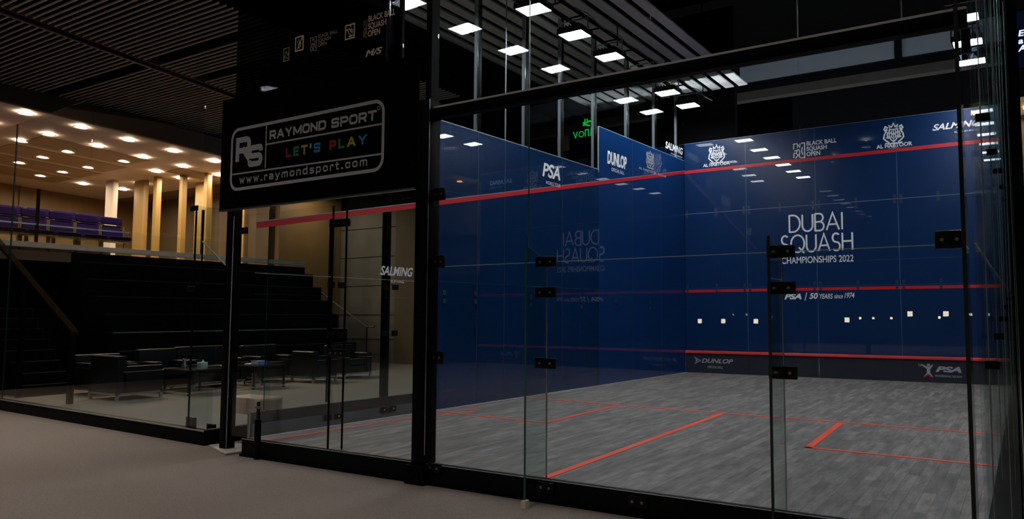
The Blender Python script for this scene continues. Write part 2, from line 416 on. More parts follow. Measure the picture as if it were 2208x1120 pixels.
# ceiling over the stands: thin baffle blades below a black void, cut by a lighting channel
structure(MB().box(-10.4, -2.9, -14, 22, 6.0, 6.1), 'ceiling', 'ceiling_void')
structure(MB().box(-2.9, 14, -14, 22, 8.9, 9.0), 'ceiling_court', 'ceiling_void')
structure(MB().box(-2.95, -2.9, -14, 22, 6.0, 8.95), 'trim_1', 'ceiling_void')
def channel_x(y): return -5.98-0.22*(y+1.1)
bl = MB(); y = -4.2
while y < 5.4:
    if not (0.95 < y < 1.12):
        for a, b in ((-10.3, channel_x(y)-0.16), (channel_x(y)+0.12, -3.0)):
            if 1.9 < y < 2.15 and a > -9: continue
            bl.box(a, b, y, y+0.018, 5.70, 5.722)
    y += 0.108
structure(bl, 'ceiling_blades', 'blade')
ct = thing('ceiling_track', (0, 0, 0), 'dark lighting channel with a purple lit edge crossing the slatted ceiling', 'light track')
def yband(x_off0, x_off1, z0, z1):
    b = MB()
    p = [(channel_x(t)+o, t, z0) for t, o in ((-4.2, x_off0), (5.4, x_off0), (5.4, x_off1), (-4.2, x_off1))]
    return b.prism(p, (0, 0, z1-z0))
yband(-0.13, 0.10, 5.72, 5.80).build('housing', 'far_black', ct)
yband(-0.15, -0.125, 5.695, 5.80).build('edge_strip', 'channel_purple', ct)
yband(0.09, 0.105, 5.70, 5.80).build('edge_strip', 'brown_panel', ct)

# louvres above the court, running front to back
lv = MB()
x = -2.75
while x < 1.2:
    lv.obox((x, -8, 6.62), (0.02, 0, 0), (-0.02*24/1, 24, 0), (0, 0, 0.02)) if False else lv.box(x, x+0.205, -3, 10.3, 6.60, 6.63)
    x += 0.325
structure(lv, 'ceiling_louvres', 'louvre')
lb = MB().box(-2.9, -2.75, -3, 10.3, 6.3, 6.9)
structure(lb, 'trim_2', 'black_satin')

# fascia, gallery slab, gallery ceiling, gallery walls
XG = -10.9
fa = MB().prism([(-9.95, -8, 5.75), (-9.95, 10.3, 4.90), (-9.95, 10.3, 5.32), (-9.95, -8, 6.10)], (-0.12, 0, 0))
structure(fa, 'trim_3', 'fascia')
def zc(y): return 5.41-0.045*y
gc = MB().prism([(-20, -8, zc(-8)), (-10.05, -8, zc(-8)), (-10.05, 6.9, zc(6.9)), (-20, 6.9, zc(6.9))], (0, 0, 0.12))
structure(gc, 'ceiling_gallery', 'gallery_white')
pn = MB()
for (xa, xb, ya, yb) in ((-13.4, -12.2, 1.9, 4.3), (-14.9, -13.7, 1.9, 4.5), (-16.4, -15.2, 2.2, 4.6), (-17.9, -16.7, 2.2, 4.6), (-13.2, -12.4, 5.2, 6.3)):
    pn.prism([(xa, ya, zc(ya)-0.015), (xb, ya, zc(ya)-0.015), (xb, yb, zc(yb)-0.015), (xa, yb, zc(yb)-0.015)], (0, 0, 0.013))
structure(pn, 'trim_4', 'gallery_panel')
structure(MB().box(-20, XG, -8, 8.0, GF-0.2, GF), 'floor_gallery', 'brown_panel')
structure(MB().box(XG-0.12, XG, -8, 8.0, 2.69, GE), 'trim_5', 'edge_grey')
gw = MB().box(-19.7, -19.5, -8, 10.3, GF, 5.5)
for yy in (0.6, 2.6, 4.4):
    gw.box(-19.5, -19.44, yy, yy+0.05, GF, 5.5)
structure(gw, 'wall_gallery', 'gold_wall')
structure(MB().box(-19.5, -12.4, 7.9, 8.1, GF, 5.1), 'wall_gallery_end', 'brown_panel')
structure(MB().box(-20, -10.1, 6.9, 10.35, 5.10, 5.25), 'ceiling_gallery_end', 'gold_wall')
structure(MB().box(-9.75, -8.75, 10.36, 10.40, ZF, 4.49), 'wall_far_panel', 'brown_stone')
structure(MB().box(-12.4, -12.2, 8.1, 10.38, ZF, 5.1), 'wall_stand_end', 'gold_bright')

# golden column slabs at the end of the gallery
cols = [(-15.9, 5.25, 0.40, 'gallery_white', 'pale'), (-15.1, 5.65, 0.50, 'gold_column', 'wide golden'), (-14.1, 5.55, 0.17, 'gold_column', 'slim golden'),
        (-13.15, 5.72, 0.15, 'gold_column', 'slim golden'), (-13.6, 6.6, 0.62, 'gold_column', 'broad shaded golden'), (-12.3, 5.9, 0.14, 'gold_column', 'slim golden'),
        (-12.0, 6.6, 0.36, 'gold_column', 'golden'), (-11.5, 6.45, 0.24, 'gold_column', 'golden')]
where = ['behind the seats, furthest left of the column row', 'just right of the pale column', 'second narrow one, right of the wide golden column',
         'at the end of the purple seats, centre of the row', 'set back against the dark end wall', 'right of the set back column', 'left half of the pair by the handrail', 'right half of the pair beside the black sign']
for i, (cx, cy, wd, mt, nm) in enumerate(cols):
    c = thing('gallery_column', (cx, cy, GF), f'{nm} gallery column slab {where[i]}', 'column', 'gallery columns')
    MB().box(-wd/2, wd/2, -0.07, 0.07, 0, zc(cy)-GF).build('shaft', mt, c, bevel=0.008)
    MB().box(-wd/2-0.01, wd/2+0.01, -0.085, 0.085, 0, 0.08).build('base', 'brown_panel', c)
# gallery downlights
GL = [(-9.606,.502),(-9.843,1.575),(-10.16,2.692),(-10.407,3.828),(-10.665,5.013),
      (-12.308,1.522),(-11.112,1.547),(-12.6,2.588),(-11.372,2.648),(-11.704,3.83),(-11.954,4.987),(-12.263,6.204),(-13.807,2.587),(-14.204,3.796),
      (-15.061,2.609),(-15.473,3.77),(-16.592,3.722),(-16.997,4.991),(-13.239,5.017),(-16.995,6.109),(-15.442,5.822),(-13.659,5.94),(-12.6,3.85),(-11.0,0.45)]
ORD = ['first', 'second', 'third', 'fourth', 'fifth', 'sixth', 'seventh', 'eighth', 'ninth', 'tenth', 'eleventh', 'twelfth', 'thirteenth', 'fourteenth', 'fifteenth']
proto_dl = thing('downlight', (0, 0, 0), 'x', 'downlight')
MB().lathe([(0.10, -0.004), (0.135, -0.012), (0.14, 0.0), (0.10, 0.0), (0.10, -0.004)], (0, 0, 0), 24).build('trim_ring', 'gallery_white', proto_dl, smooth=True)
MB().lathe([(0.0, -0.003), (0.10, -0.003)], (0, 0, 0), 24).build('lamp', 'gallery_lamp', proto_dl)
GP = []
for a, b in GL:                     # positions on the gently sloping ceiling
    k_ = (5.405-1.29238+0.045*5.99205)/(5.15-1.29238+0.045*(b+5.99205)); GP.append((6.66733+(a-6.66733)*k_, -5.99205+(b+5.99205)*k_))
GP.sort(key=lambda q: -q[0]-0.22*q[1])
rows = {}
for i, (a, b) in enumerate(GP):
    rows.setdefault(int(round((-a-0.07*b-10.4)/1.38)), []).append((a, b))
first = True
for r in sorted(rows):
    for j, (a, b) in enumerate(sorted(rows[r], key=lambda q: q[1])):
        o = proto_dl if first else copy_tree(proto_dl); first = False
        o.location = (a, b, zc(b)-0.019); o.rotation_euler = (-0.045, 0, 0)
        rown = ['nearest row along the dark fascia', 'second row from the fascia', 'third row from the fascia', 'fourth row from the fascia', 'fifth row from the fascia', 'row nearest the golden wall', 'last row by the golden wall'][min(max(r, 0), 6)]
        tag(o, f'warm round gallery downlight, {ORD[j]} from left in the {rown}', 'downlight', 'gallery ceiling downlights')

o = copy_tree(proto_dl); o.location = (-11.3, 9.0, 5.095); tag(o, 'added unseen warm downlight over the far end of the grandstand, beyond the gallery', 'downlight')  # extra lamp hidden by the sign, added to brighten the stand end wall
# bleachers
XB0, NR, TR = -8.4, 8, 0.357
RI = (GE-ZF)/NR
bc = thing('bleacher', (XB0, 2.0, ZF), 'black stepped grandstand rising behind the lounge to the lit gallery', 'grandstand')
for i in range(NR):
    xa = -i*TR; xb = (-(i+1)*TR if i < NR-1 else -(i+1)*TR)
    y0 = 0.0
    MB().box(xb+0.14 if i == NR-1 else xb, xa, y0, 6.0, 0, (i+1)*RI-0.16 if i == NR-1 else (i+1)*RI).build('step', 'bleacher_black', bc)
    if i < NR-1:
        MB().box(xa-0.03, xa+0.004, 0.02, 6.0, (i+1)*RI-0.02, (i+1)*RI+0.004).build('nosing', 'nosing' if i != 2 else 'nosing_pale', bc)
# aisle stairs at the left
ai = thing('aisle_stairs', (-8.75, 0.36, ZF), 'low black aisle steps with pale nosings at the left foot of the grandstand', 'stairs')
for i in range(8):
    MB().box(-0.245*(i+1), -0.245*i, 0, 0.80, 0, 0.2*(i+1)).build('step', 'bleacher_black', ai)
    nb = MB().box(-0.245*i-0.012, -0.245*i+0.004, 0.0, 0.802, 0.2*(i+1)-0.012, 0.2*(i+1)+0.003)
    nb.box(-0.245*i-0.008, -0.245*i+0.004, 0.795, 0.804, 0.2*i, 0.2*(i+1)); nb.box(-0.245*(i+1), -0.245*i, 0.792, 0.804, 0.2*(i+1)-0.010, 0.2*(i+1)+0.003)
    nb.build('nosing', 'nosing', ai)
MB().box(-2.1, -1.965, 0, 1.6, 0, 1.6).build('landing', 'bleacher_black', ai)
MB().box(-2.1, -1.965, -9, -0.01, 0, GE-ZF-0.12).build('landing', 'bleacher_black', ai)
# handrails
hr = thing('handrail', (-6.93, 0.28, ZF), 'flat bronze handrail on dark posts climbing beside the aisle steps', 'handrail')
MB().box(-0.05, 0.05, -0.035, 0.035, 0.004, 1.14).build('post', 'black_steel', hr, bevel=0.006)
MB().box(-1.86, -1.76, -0.035, 0.035, 0.004, 2.18).build('post', 'black_steel', hr, bevel=0.006)
MB().prism([(0.06, -0.045, 1.14), (0.06, -0.045, 1.19), (-3.4, -0.045, 3.12), (-3.4, -0.045, 3.06)], (0, 0.11, 0)).build('rail', 'rail_wood', hr)
def thin_rail(p0, p1, base0, base1, label):
    t = thing('handrail', (p0[0], p0[1], base0), label, 'handrail'); q = Vector((p0[0], p0[1], base0))
    a, b = Vector(p0)-q, Vector(p1)-q
    MB().path([a, b, b+Vector((0.28, 0, 0))], 0.022).build('rail', 'dark_metal', t, smooth=True)
    MB().tube((0, 0, 0), a, 0.018).build('post', 'black_steel', t)
    MB().tube((b.x, 0, base1-base0), b, 0.018).build('post', 'black_steel', t)
    MB().box(0.2, b.x-0.1, -0.006, 0.006, 0.3+0.02, 0.34).build('lower_rail', 'black_steel', t) if False else None
    return t
thin_rail((-10.6, 8.12, 2.05), (-8.5, 8.12, 0.98), ZF, ZF, 'thin steel handrail sloping down past the far end of the grandstand')
thin_rail((-10.2, 4.5, 3.05), (-9.0, 4.5, 2.28), ZF+6*RI, ZF+2*RI, 'thin steel handrail running down the middle of the grandstand steps')

# gallery seats: two rows
def seat_proto():
    t = thing('gallery_seat', (0, 0, 0), 'x', 'seat')
    MB().box(-0.02, 0.42, -0.225, 0.225, 0.38, 0.46).build('seat', 'seat_purple', t, bevel=0.03, seg=3)
    b = MB().prism([(0.0, -0.225, 0.46), (0.06, -0.225, 0.46), (-0.04, -0.225, 0.74), (-0.10, -0.225, 0.74)], (0, 0.45, 0)); b.build('backrest', 'seat_purple', t, bevel=0.02, seg=2)
    MB().prism([(-0.08, -0.225, 0.755), (0.00, -0.225, 0.755), (-0.03, -0.225, 0.93), (-0.11, -0.225, 0.93)], (0, 0.45, 0)).build('headrest', 'seat_purple', t, bevel=0.03, seg=3)
    for s in (-1, 1):
        f = MB().box(0.0, 0.36, s*0.245-0.015, s*0.245+0.015, 0.33, 0.37); f.box(0.04, 0.08, s*0.245-0.015, s*0.245+0.015, 0, 0.35); f.box(-0.02, 0.02, s*0.245-0.012, s*0.245+0.012, 0.35, 0.72); f.box(-0.04, 0.16, s*0.245-0.012, s*0.245+0.012, 0, 0.02)
        f.build('frame', 'brass_frame', t)
    MB().box(0.0, 0.36, -0.22, 0.22, 0.335, 0.375).build('pan', 'brass_frame', t)
    return t
sp = seat_proto(); first = True
structure(MB().box(-14, -11.62, -4, 3.15, GF, GF+0.12), 'trim_6', 'brown_panel')
for row, (sx, sz, y0, n) in enumerate(((-11.40, GF-0.0, -0.62, 8), (-12.15, GF+0.12, -0.2, 7))):
    for i in range(n):
        o = sp if first else copy_tree(sp); first = False
        o.location = (sx, y0+i*0.525, sz)
        tag(o, f'purple gallery seat, {ORD[n-1-i]} from the right end of the {"front row behind the edge rail" if row == 0 else "rear row nearer the golden wall"}', 'seat', 'purple gallery seats')
# gallery balustrade
bal = thing('balustrade', (XG-0.045, 0, GE), 'low glass balustrade with a pale top rail in front of purple seats', 'balustrade')
MB().box(-0.02, 0.02, -6, 3.2, 0.36, 0.39).build('top_rail', 'steel', bal)
MB().box(-0.006, 0.006, -6, 6.2, 0.01, 0.36).build('pane', 'glass_barrier', bal)
for yy in (-0.9, 1.35, 4.95):
    MB().box(-0.025, 0.025, yy-0.025, yy+0.025, 0, 1.12).build('post', 'black_steel', bal)

# ------------------------------------------------------------------ court floor
cf = thing('court_floor', (0, 0, 0), 'grey boarded squash court floor marked with orange service lines', 'court floor')
MB().prism([(lx(YB), YB, -0.17), (XR, YB, -0.17), (XR, YF, -0.17), (0, YF, -0.17)], (0, 0, 0.17)).build('boards', 'court_boards', cf)
def fline(p0, p1, w, z=0.004):
    a, b = Vector((*p0, 0)), Vector((*p1, 0)); d = (b-a).normalized(); n = Vector((-d.y, d.x, 0))*w/2
    return MB().prism([a-n, b-n, b+n, a+n], (0, 0, z))
LW = 0.05
for p0, p1, wd in (((-0.16, 3.62), (XR, 3.27), 0.055), ((3.2, 3.38), (3.335, YB), 0.075), ((1.60, 3.42), (1.66, 1.50), 0.06), ((lx(1.6), 1.66), (1.685, 1.50), 0.055),
                   ((4.72, 3.27), (4.80, 1.40), 0.075), ((4.77, 1.43), (XR, 1.35), 0.055), ((-0.12, YB), (0.06, 2.30), 0.035)):
    fline(p0, p1, wd).build('court_line', 'line_orange', cf)
fline((lx(YB)+0.03, YB), (0.03, YF), 0.02, 0.003).build('edge_line', 'border_white', cf)
# black base frame of the court (kerb) and glass barrier kerb of the lounge
kb = thing('court_kerb', (0, YB, ZF), 'long black base kerb under the glass back wall of the court', 'kerb')
MB().box(-0.42, 6.37, -0.075, 0.0, 0, 0.172).build('front_face', 'black_satin', kb, bevel=0.006)
MB().box(-0.42, 6.37, -0.10, -0.076, 0, 0.025).build('skirt', 'black_steel', kb)
MB().box(-0.42, 6.37, -0.078, -0.072, 0.172, 0.176).build('trim_strip', 'plate_steel', kb)
sk = thing('side_kerb', (0, 0, ZF), 'dark base kerb running along outside of the left glass wall', 'kerb')
a0, a1 = Vector((lx(-0.93), -0.93, 0.03)), Vector((0, YF-0.02, 0.03))
MB().prism([a0+LN*0.018, a1+LN*0.018, a1+LN*0.045, a0+LN*0.045], (0, 0, 0.27)).build('kick_plate', 'strip_border', sk)
MB().prism([a0+LN*0.046, a1+LN*0.046, a1+LN*0.085, a0+LN*0.085], (0, 0, 0.39)).build('beam', 'kerb_navy', sk)

# ------------------------------------------------------------------ front wall
fwl = thing('front_wall', (0, YF, 0), 'royal blue glass front wall printed with white event lettering above black tin', 'court wall')
fxs = [0.0, 1.46, 2.965, 4.57, XR]; fzs = [0.50, 1.90, 3.61, 5.25]
for i in range(4):
    for j in range(3):
        MB().box(fxs[i]+0.004, fxs[i+1]-0.004, 0, 0.02, fzs[j]+0.003, fzs[j+1]-0.003).build('glass_panel', 'film_blue_front', fwl)
    MB().box(fxs[i]+0.002, fxs[i+1]-0.002, -0.025, 0.02, 0.0, 0.43).build('tin_board', 'tin_black', fwl)
MB().prism([(0, -0.025, 0.43), (0, -0.06, 0.44), (0, -0.06, 0.475), (0, 0.02, 0.50)], (XR, 0, 0)).build('tin_strip', 'tin_red', fwl)
MB().box(0.002, XR-0.002, -0.0008, 0.0, 3.605, 3.615).build('joint', 'joint_pale', fwl)
MB().box(0.002, XR-0.002, -0.0008, 0.0, 1.897, 1.903).build('joint', 'joint_blue', fwl)
for xx in fxs[1:4]: MB().box(xx-0.007, xx+0.007, -0.0008, 0.0, 0.5, 5.25).build('joint', 'joint_blue', fwl)
MB().box(0.0, XR, -0.003, -0.0005, 1.805, 1.865).build('service_line', 'line_red', fwl)
MB().box(0.0, XR, -0.003, -0.0005, 4.555, 4.625).build('out_line', 'line_red', fwl)
MB().box(0.0, XR, -0.004, 0.022, 5.25, 5.258).build('top_edge', 'joint_pale', fwl)
for zz in (3.61, 1.90):
    for xx in (0.05, 0.75, 1.40, 1.52, 2.2, 2.905, 3.025, 3.77, 4.51, 4.63, 5.3):
        for s in (-1, 1):
            br = MB().box(xx-0.026, xx+0.026, -0.005, -0.001, zz+s*0.055-0.036, zz+s*0.055+0.036)
            b = br.build('clamp_plate', 'joint_dark', fwl)
            MB().tube((xx, -0.005, zz+s*0.055), (xx, -0.010, zz+s*0.055), 0.008, 8).build('bolt', 'chrome', b)
FP = Plane((0, -0.001, 0), (1, 0, 0), (0, 0, 1))        # u x v = -y, towards the players
lt = MB()
stroke_text(lt, FP, 'DUBAI', 2.405, 3.06, 3.50, 0.355, 0.036); stroke_text(lt, FP, 'SQUASH', 2.225, 2.625, 3.685, 0.36, 0.036)
lt.build('title_lettering', 'print_white', fwl)
text('subtitle_lettering', 'CHAMPIONSHIPS 2022', FP, 2.225, 2.385, 3.70, 2.525, 'print_white', fwl, bold=0.008)
text('sponsor_lettering', 'PSA', FP, 2.265, 1.625, 2.63, 1.745, 'print_white', fwl, bold=0.045, shear=0.3)
ln = MB(); ribbon(ln, FP, [(2.70, 1.60), (2.74, 1.765)], 0.018); ln.build('divider_mark', 'print_white', fwl)
text('sponsor_lettering', '50', FP, 2.79, 1.63, 2.97, 1.755, 'print_white', fwl, bold=0.03, shear=0.25)
text('sponsor_lettering', 'YEARS', FP, 3.0, 1.63, 3.27, 1.735, 'print_white', fwl, bold=0.012, shear=0.2)
text('sponsor_lettering', 'since', FP, 3.30, 1.635, 3.47, 1.725, 'print_white', fwl, bold=0.008, shear=0.2)
text('sponsor_lettering', '1974', FP, 3.50, 1.64, 3.70, 1.75, 'print_white', fwl, bold=0.012, shear=0.25)
def crest(pl, cx, cy, h, mat, parent, name='crest_emblem'):
    mb = MB(); w = h*0.05
    def rb(pts, closed=False, k=1.0): ribbon(mb, pl, [(cx+x*h, cy+y*h) for x, y in pts], w*k, 0.003, closed)
    rb([(-.2, .22), (.2, .22), (.2, -.1), (.12, -.3), (0, -.4), (-.12, -.3), (-.2, -.1)], True)
    rb([(-.16, .26), (-.2, .44), (-.08, .34), (0, .54), (.08, .34), (.2, .44), (.16, .26)])
    for s in (-1, 1):
        rb([(s*x, y) for x, y in [(.25, .32), (.38, .40), (.44, .26), (.34, .14), (.43, .0), (.47, -.2), (.34, -.34), (.2, -.44)]], k=1.3)
        rb([(s*x, y) for x, y in [(.26, .12), (.30, -.05), (.24, -.2), (.36, -.16)]], k=1.2)
        rb([(s*x, y) for x, y in [(.34, .30), (.31, .22), (.40, .12)]], k=1.4)
        rb([(s*x, y) for x, y in [(.06, .16), (.13, .08), (.05, -.02), (.12, -.12), (.04, -.22)]], k=0.9)
    rb([(0, .22), (0, -.4)], k=.7); rb([(-.2, .02), (.2, .02)], k=.7)
    rb([(-.4, -.46), (-.2, -.5), (0, -.47), (.2, -.5), (.4, -.46)], k=1.2)
    return mb.build(name, mat, parent)
crest(FP, 0.79, 4.93, 0.40, 'print_white', fwl); text('sponsor_lettering', 'AL HABTOOR', FP, 0.46, 4.665, 1.10, 4.735, 'print_white', fwl, bold=0.03)
crest(FP, 4.53, 4.93, 0.40, 'print_white', fwl); text('sponsor_lettering', 'AL HABTOOR', FP, 4.20, 4.655, 4.87, 4.735, 'print_white', fwl, bold=0.03)
text('tagline_lettering', 'DUBAI', FP, 4.44, 4.60 + 0.035, 4.62, 4.65, 'print_white', fwl)
text('sponsor_lettering', 'BLACK BALL\nSQUASH\nOPEN', FP, 2.80, 4.66, 3.42, 4.98, 'print_white', fwl, bold=0.02)
def figure_mark(pl, x0, y0, x1, y1, mat, parent):
    mb = MB(); w = (x1-x0)*0.10; W_, H_ = x1-x0, y1-y0
    def rb(pts, closed=False): ribbon(mb, pl, [(x0+a*W_, y0+b*H_) for a, b in pts], w, 0.003, closed)
    rb([(0.0, .62), (.0, .98), (.3, .98)]); rb([(.35, .72), (.35, .98), (.55, .72), (.6, .98)]); rb([(.7, .98), (1, .98), (1, .0), (.72, .0)])
    rb([(.05, .5), (.35, .56), (.22, .34), (.4, .2), (.15, .0)]); rb([(.45, .6), (.55, .4), (.5, .1), (.65, .0)]); rb([(.8, .72), (.72, .45), (.84, .2)]); rb([(.0, .05), (.0, .3), (.12, .4)])
    return mb.build('figure_mark', mat, parent)
figure_mark(FP, 2.53, 4.60+0.04, 2.76, 4.96, 'print_white', fwl)
text('sponsor_lettering', 'SALMING', FP, 5.24, 4.895, 6.08, 5.02, 'print_white', fwl, bold=0.028, shear=0.32)
text('tagline_lettering', 'SQUASH SHOES', FP, 5.62, 4.80, 6.05, 4.84, 'print_white', fwl, shear=0.2)
# tin marks
TP = Plane((0, -0.0255, 0), (1, 0, 0), (0, 0, 1))
text('sponsor_lettering', 'DUNLOP', TP, 0.38, 0.225, 1.12, 0.325, 'print_silver', fwl, bold=0.03, shear=0.3)
text('tagline_lettering', 'OFFICIAL BALL', TP, 0.52, 0.11, 0.88, 0.165, 'print_silver', fwl, bold=0.01)
ch = MB(); ribbon(ch, TP, [(0.22, 0.20), (0.36, 0.275), (0.22, 0.35), (0.27, 0.275)], 0.016, 0.003, True); ribbon(ch, TP, arc(0.275, 0.275, 0.022, 0, 360, 12), 0.012); ch.build('arrow_mark', 'print_silver', fwl)
text('sponsor_lettering', 'PSA', TP, 5.15, 0.205, 5.60, 0.315, 'print_silver', fwl, bold=0.05, shear=0.3)
text('tagline_lettering', 'PROFESSIONAL SQUASH', TP, 5.14, 0.105, 5.60, 0.15, 'print_silver', fwl, bold=0.01)
pm = MB(); pm.poly([TP.p(x, y, 0.003) for x, y in ((4.93, .10), (5.0, .18), (5.0, .26), (4.90, .33), (4.91, .35), (5.03, .295), (5.10, .345), (5.115, .33), (5.06, .25), (5.06, .18), (5.12, .10), (5.02, .16))])
pm.poly([TP.p(5.03+0.028*math.cos(t*PI/6), .335+0.028*math.sin(t*PI/6), .003) for t in range(12)]); ribbon(pm, TP, arc(4.885, .33, .03, 0, 360, 12, .02), 0.008)
pm.build('player_mark', 'print_silver', fwl)
pr = MB(); ribbon(pr, TP, [(4.95, .095), (5.02, .135), (5.10, .095)], 0.018, 0.004); pr.build('player_mark', 'line_red', fwl)

# ------------------------------------------------------------------ left side wall
lw = thing('side_wall', (0, 0, 0), 'left glass side wall, clear near the viewer and blue toward the front', 'court wall')
def lpanel(name, y0, y1, z0, z1, mat, parent, o0=0.0, o1=0.015):
    a, b = lp(y0, z0, o0), lp(y1, z0, o0)
    return MB().prism([a, b, b+LN*(o1-o0), a+LN*(o1-o0)], (0, 0, z1-z0)).build(name, mat, parent)
ys = [-0.985, 0.07, 0.92, 1.36]
for i in range(3):
    for z0, z1 in ((0.0, 1.74), (1.75, 4.03)): lpanel('clear_panel', ys[i]+0.004, ys[i+1]-0.004, z0, z1, 'glass_left', lw)
yb_ = [1.36, 2.59, 3.22, 4.79, 5.99]
for i in range(4):
    for z0, z1 in ((0.0, 1.76), (1.766, 4.03)): lpanel('blue_panel', yb_[i]+0.003, yb_[i+1]-0.003, z0, z1, 'film_blue_left', lw)
yc_ = [5.99, 7.29, 8.55, 9.74]
for i in range(3):
    for z0, z1 in ((0.0, 1.76), (1.766, 4.86)): lpanel('blue_panel', yc_[i]+0.003, yc_[i+1]-0.003, z0, z1, 'film_blue_left_far', lw)
for i, (y0, y1) in enumerate(((-0.985, 1.36), (1.36, 2.59), (2.59, 3.8), (3.8, 4.9), (4.9, 5.99))): lpanel('upper_panel', y0+0.004, y1-0.004, 4.04, 6.5, 'glass_left', lw)
for y0, y1 in ((5.99, 7.29), (7.29, 8.55), (8.55, 9.74)): lpanel('upper_panel', y0+0.004, y1-0.004, 4.87, 6.5, 'glass_left', lw)
# red out line sloping from 2.24 m at the back to 4.6 m at the front
def zline(y): return 2.255+(4.59-2.255)*(y-YB)/(YF-YB)
a, b = lp(-0.985, zline(-0.985)-0.035, -0.003), lp(9.745, zline(9.745)-0.035, -0.003)
MB().prism([a, b, b+Vector((0, 0, 0.07)), a+Vector((0, 0, 0.07))], -LN*-0.0022).build('out_line', 'line_red', lw)
MB().prism([a+Vector((0, 0, .07)), b+Vector((0, 0, .07)), b+Vector((0, 0, .078)), a+Vector((0, 0, .078))], LN*0.0022).build('line_edge', 'joint', lw)
def lbar(name, y0, y1, z0, z1, mat, o0, o1): return lpanel(name, y0, y1, z0, z1, mat, lw, o0, o1)
lbar('joint', -0.98, 1.36, 1.742, 1.747, 'joint', 0.0, 0.016)
lbar('joint', 1.36, 9.74, 1.760, 1.766, 'joint_dark', 0.0, 0.016)
lbar('top_edge', 1.36, 5.99, 4.03, 4.04, 'joint', 0.0, 0.016); lbar('top_edge', 5.99, 9.74, 4.86, 4.87, 'joint', 0.0, 0.016)
for yy in (2.59, 3.22, 4.79): lbar('joint', yy-0.006, yy+0.006, 0, 4.03, 'joint_dark', -0.001, 0.015)
for yy in (7.29, 8.55): lbar('joint', yy-0.006, yy+0.006, 0, 4.86, 'joint_dark', -0.001, 0.015)
lbar('joint', 5.975, 5.995, 3.98, 4.86, 'joint', -0.001, 0.016)
lbar('joint', 3.22, 3.23, 4.04, 6.5, 'joint', 0.0, 0.016)
for yy in (0.07, 0.92):
    for zz in (1.65, 1.06, 0.10):
        for s in (-1, 1):
            c = lpanel('clamp_plate', yy+s*0.075-0.05, yy+s*0.075+0.05, zz-0.035, zz+0.035, 'clamp_black', lw, -0.012, -0.001)
            pt = lp(yy+s*0.075, zz, -0.012); MB().tube(pt, pt-LN*0.006, 0.010, 8).build('bolt', 'chrome', c)
for yy, zz in ((1.9, 1.55), (2.55, 1.55), (3.9, 1.52), (5.4, 1.5), (6.6, 1.5), (8.0, 1.5)):
    for s in (-1, 1):
        lpanel('clamp_plate', yy-0.03, yy+0.03, zz+s*0.06-0.035, zz+s*0.06+0.035, 'joint_dark', lw, -0.007, -0.001)
LP_ = Plane(lp(0, 0, -0.0015), LU, (0, 0, 1))      # u x v points into the court? checked below
if LP_.n.dot(-LN) < 0: LP_.n = -LP_.n
def ly(y): return y/LU.y
text('sponsor_lettering', 'SALMING', LP_, ly(0.74), 1.80, ly(1.30), 1.92, 'print_white', lw, bold=0.025, shear=0.3)
text('tagline_lettering', 'RUNNING', LP_, ly(0.92), 1.71, ly(1.14), 1.74, 'print_white', lw)
text('sponsor_lettering', 'PSA', LP_, ly(4.20), 3.62, ly(4.72), 3.86, 'print_white', lw, bold=0.025, shear=0.2)
text('tagline_lettering', 'WORLD TOUR', LP_, ly(4.30), 3.50, ly(4.72), 3.56, 'print_white', lw, shear=0.2)
text('sponsor_lettering', 'DUNLOP', LP_, ly(6.30), 4.20, ly(7.05), 4.46, 'print_white', lw, bold=0.04, shear=0.1)
text('tagline_lettering', 'OFFICIAL BALL', LP_, ly(6.45), 4.08, ly(6.95), 4.15, 'print_white', lw)
crest(LP_, ly(8.05), 4.58, 0.36, 'print_silver', lw); text('sponsor_lettering', 'AL HABTOOR GROUP', LP_, ly(7.55), 4.31, ly(8.80), 4.36, 'print_silver', lw, bold=0.02)
text('sponsor_lettering', 'SALMING', LP_, ly(8.78), 4.98, ly(9.66), 5.14, 'print_white', lw, bold=0.025, shear=0.2)
text('tagline_lettering', 'SQUASH SHOES', LP_, ly(9.05), 4.89, ly(9.62), 4.93, 'print_white', lw)

# steel posts outside the left wall
pnames = ['first one, behind clear glass', 'standing at the blue film edge', 'second along the blue panels', 'third along the blue panels', 'fourth along the blue panels',
          'in front of the blue step up', 'first beyond the blue step up', 'second beyond the blue step up', 'at the front wall corner']
first = None
for i, yy in enumerate((0.95, 2.70, 3.88, 4.92, 6.02, 7.28, 8.50, 9.60)):
    if first is None:
        t = thing('side_post', (0, 0, 0), 'x', 'post', None); first = t
        MB().box(-0.03, 0.03, -0.05, 0.05, 0.0, 6.75).build('column', 'black_steel', t, bevel=0.004)
        MB().box(-0.029, 0.029, 0.0, 0.0, 0.0, 0.0) if False else None
        MB().box(-0.031, 0.0312, -0.056, -0.0495, 3.55, 6.70).build('lit_upper_face', 'grey_post', t)  # light grey on the upper part only: floodlit tone put into the colour
        MB().box(0.031, 0.036, -0.062, -0.045, 3.55, 6.70).build('edge_strip', 'chrome', t)
        MB().box(-0.05, 0.028, -0.08, 0.08, 0.0, 0.03).build('foot', 'black_steel', t)
    else: t = copy_tree(first)
    pt = lp(yy, ZF, 0.12); t.location = (pt.x-0.12 if False else pt.x, yy, ZF+0.20 if False else ZF+0.203); t.rotation_euler = (0, 0, 0)
    tag(t, f'tall grey steel post outside left wall, {pnames[i]}', 'post', 'side wall posts')
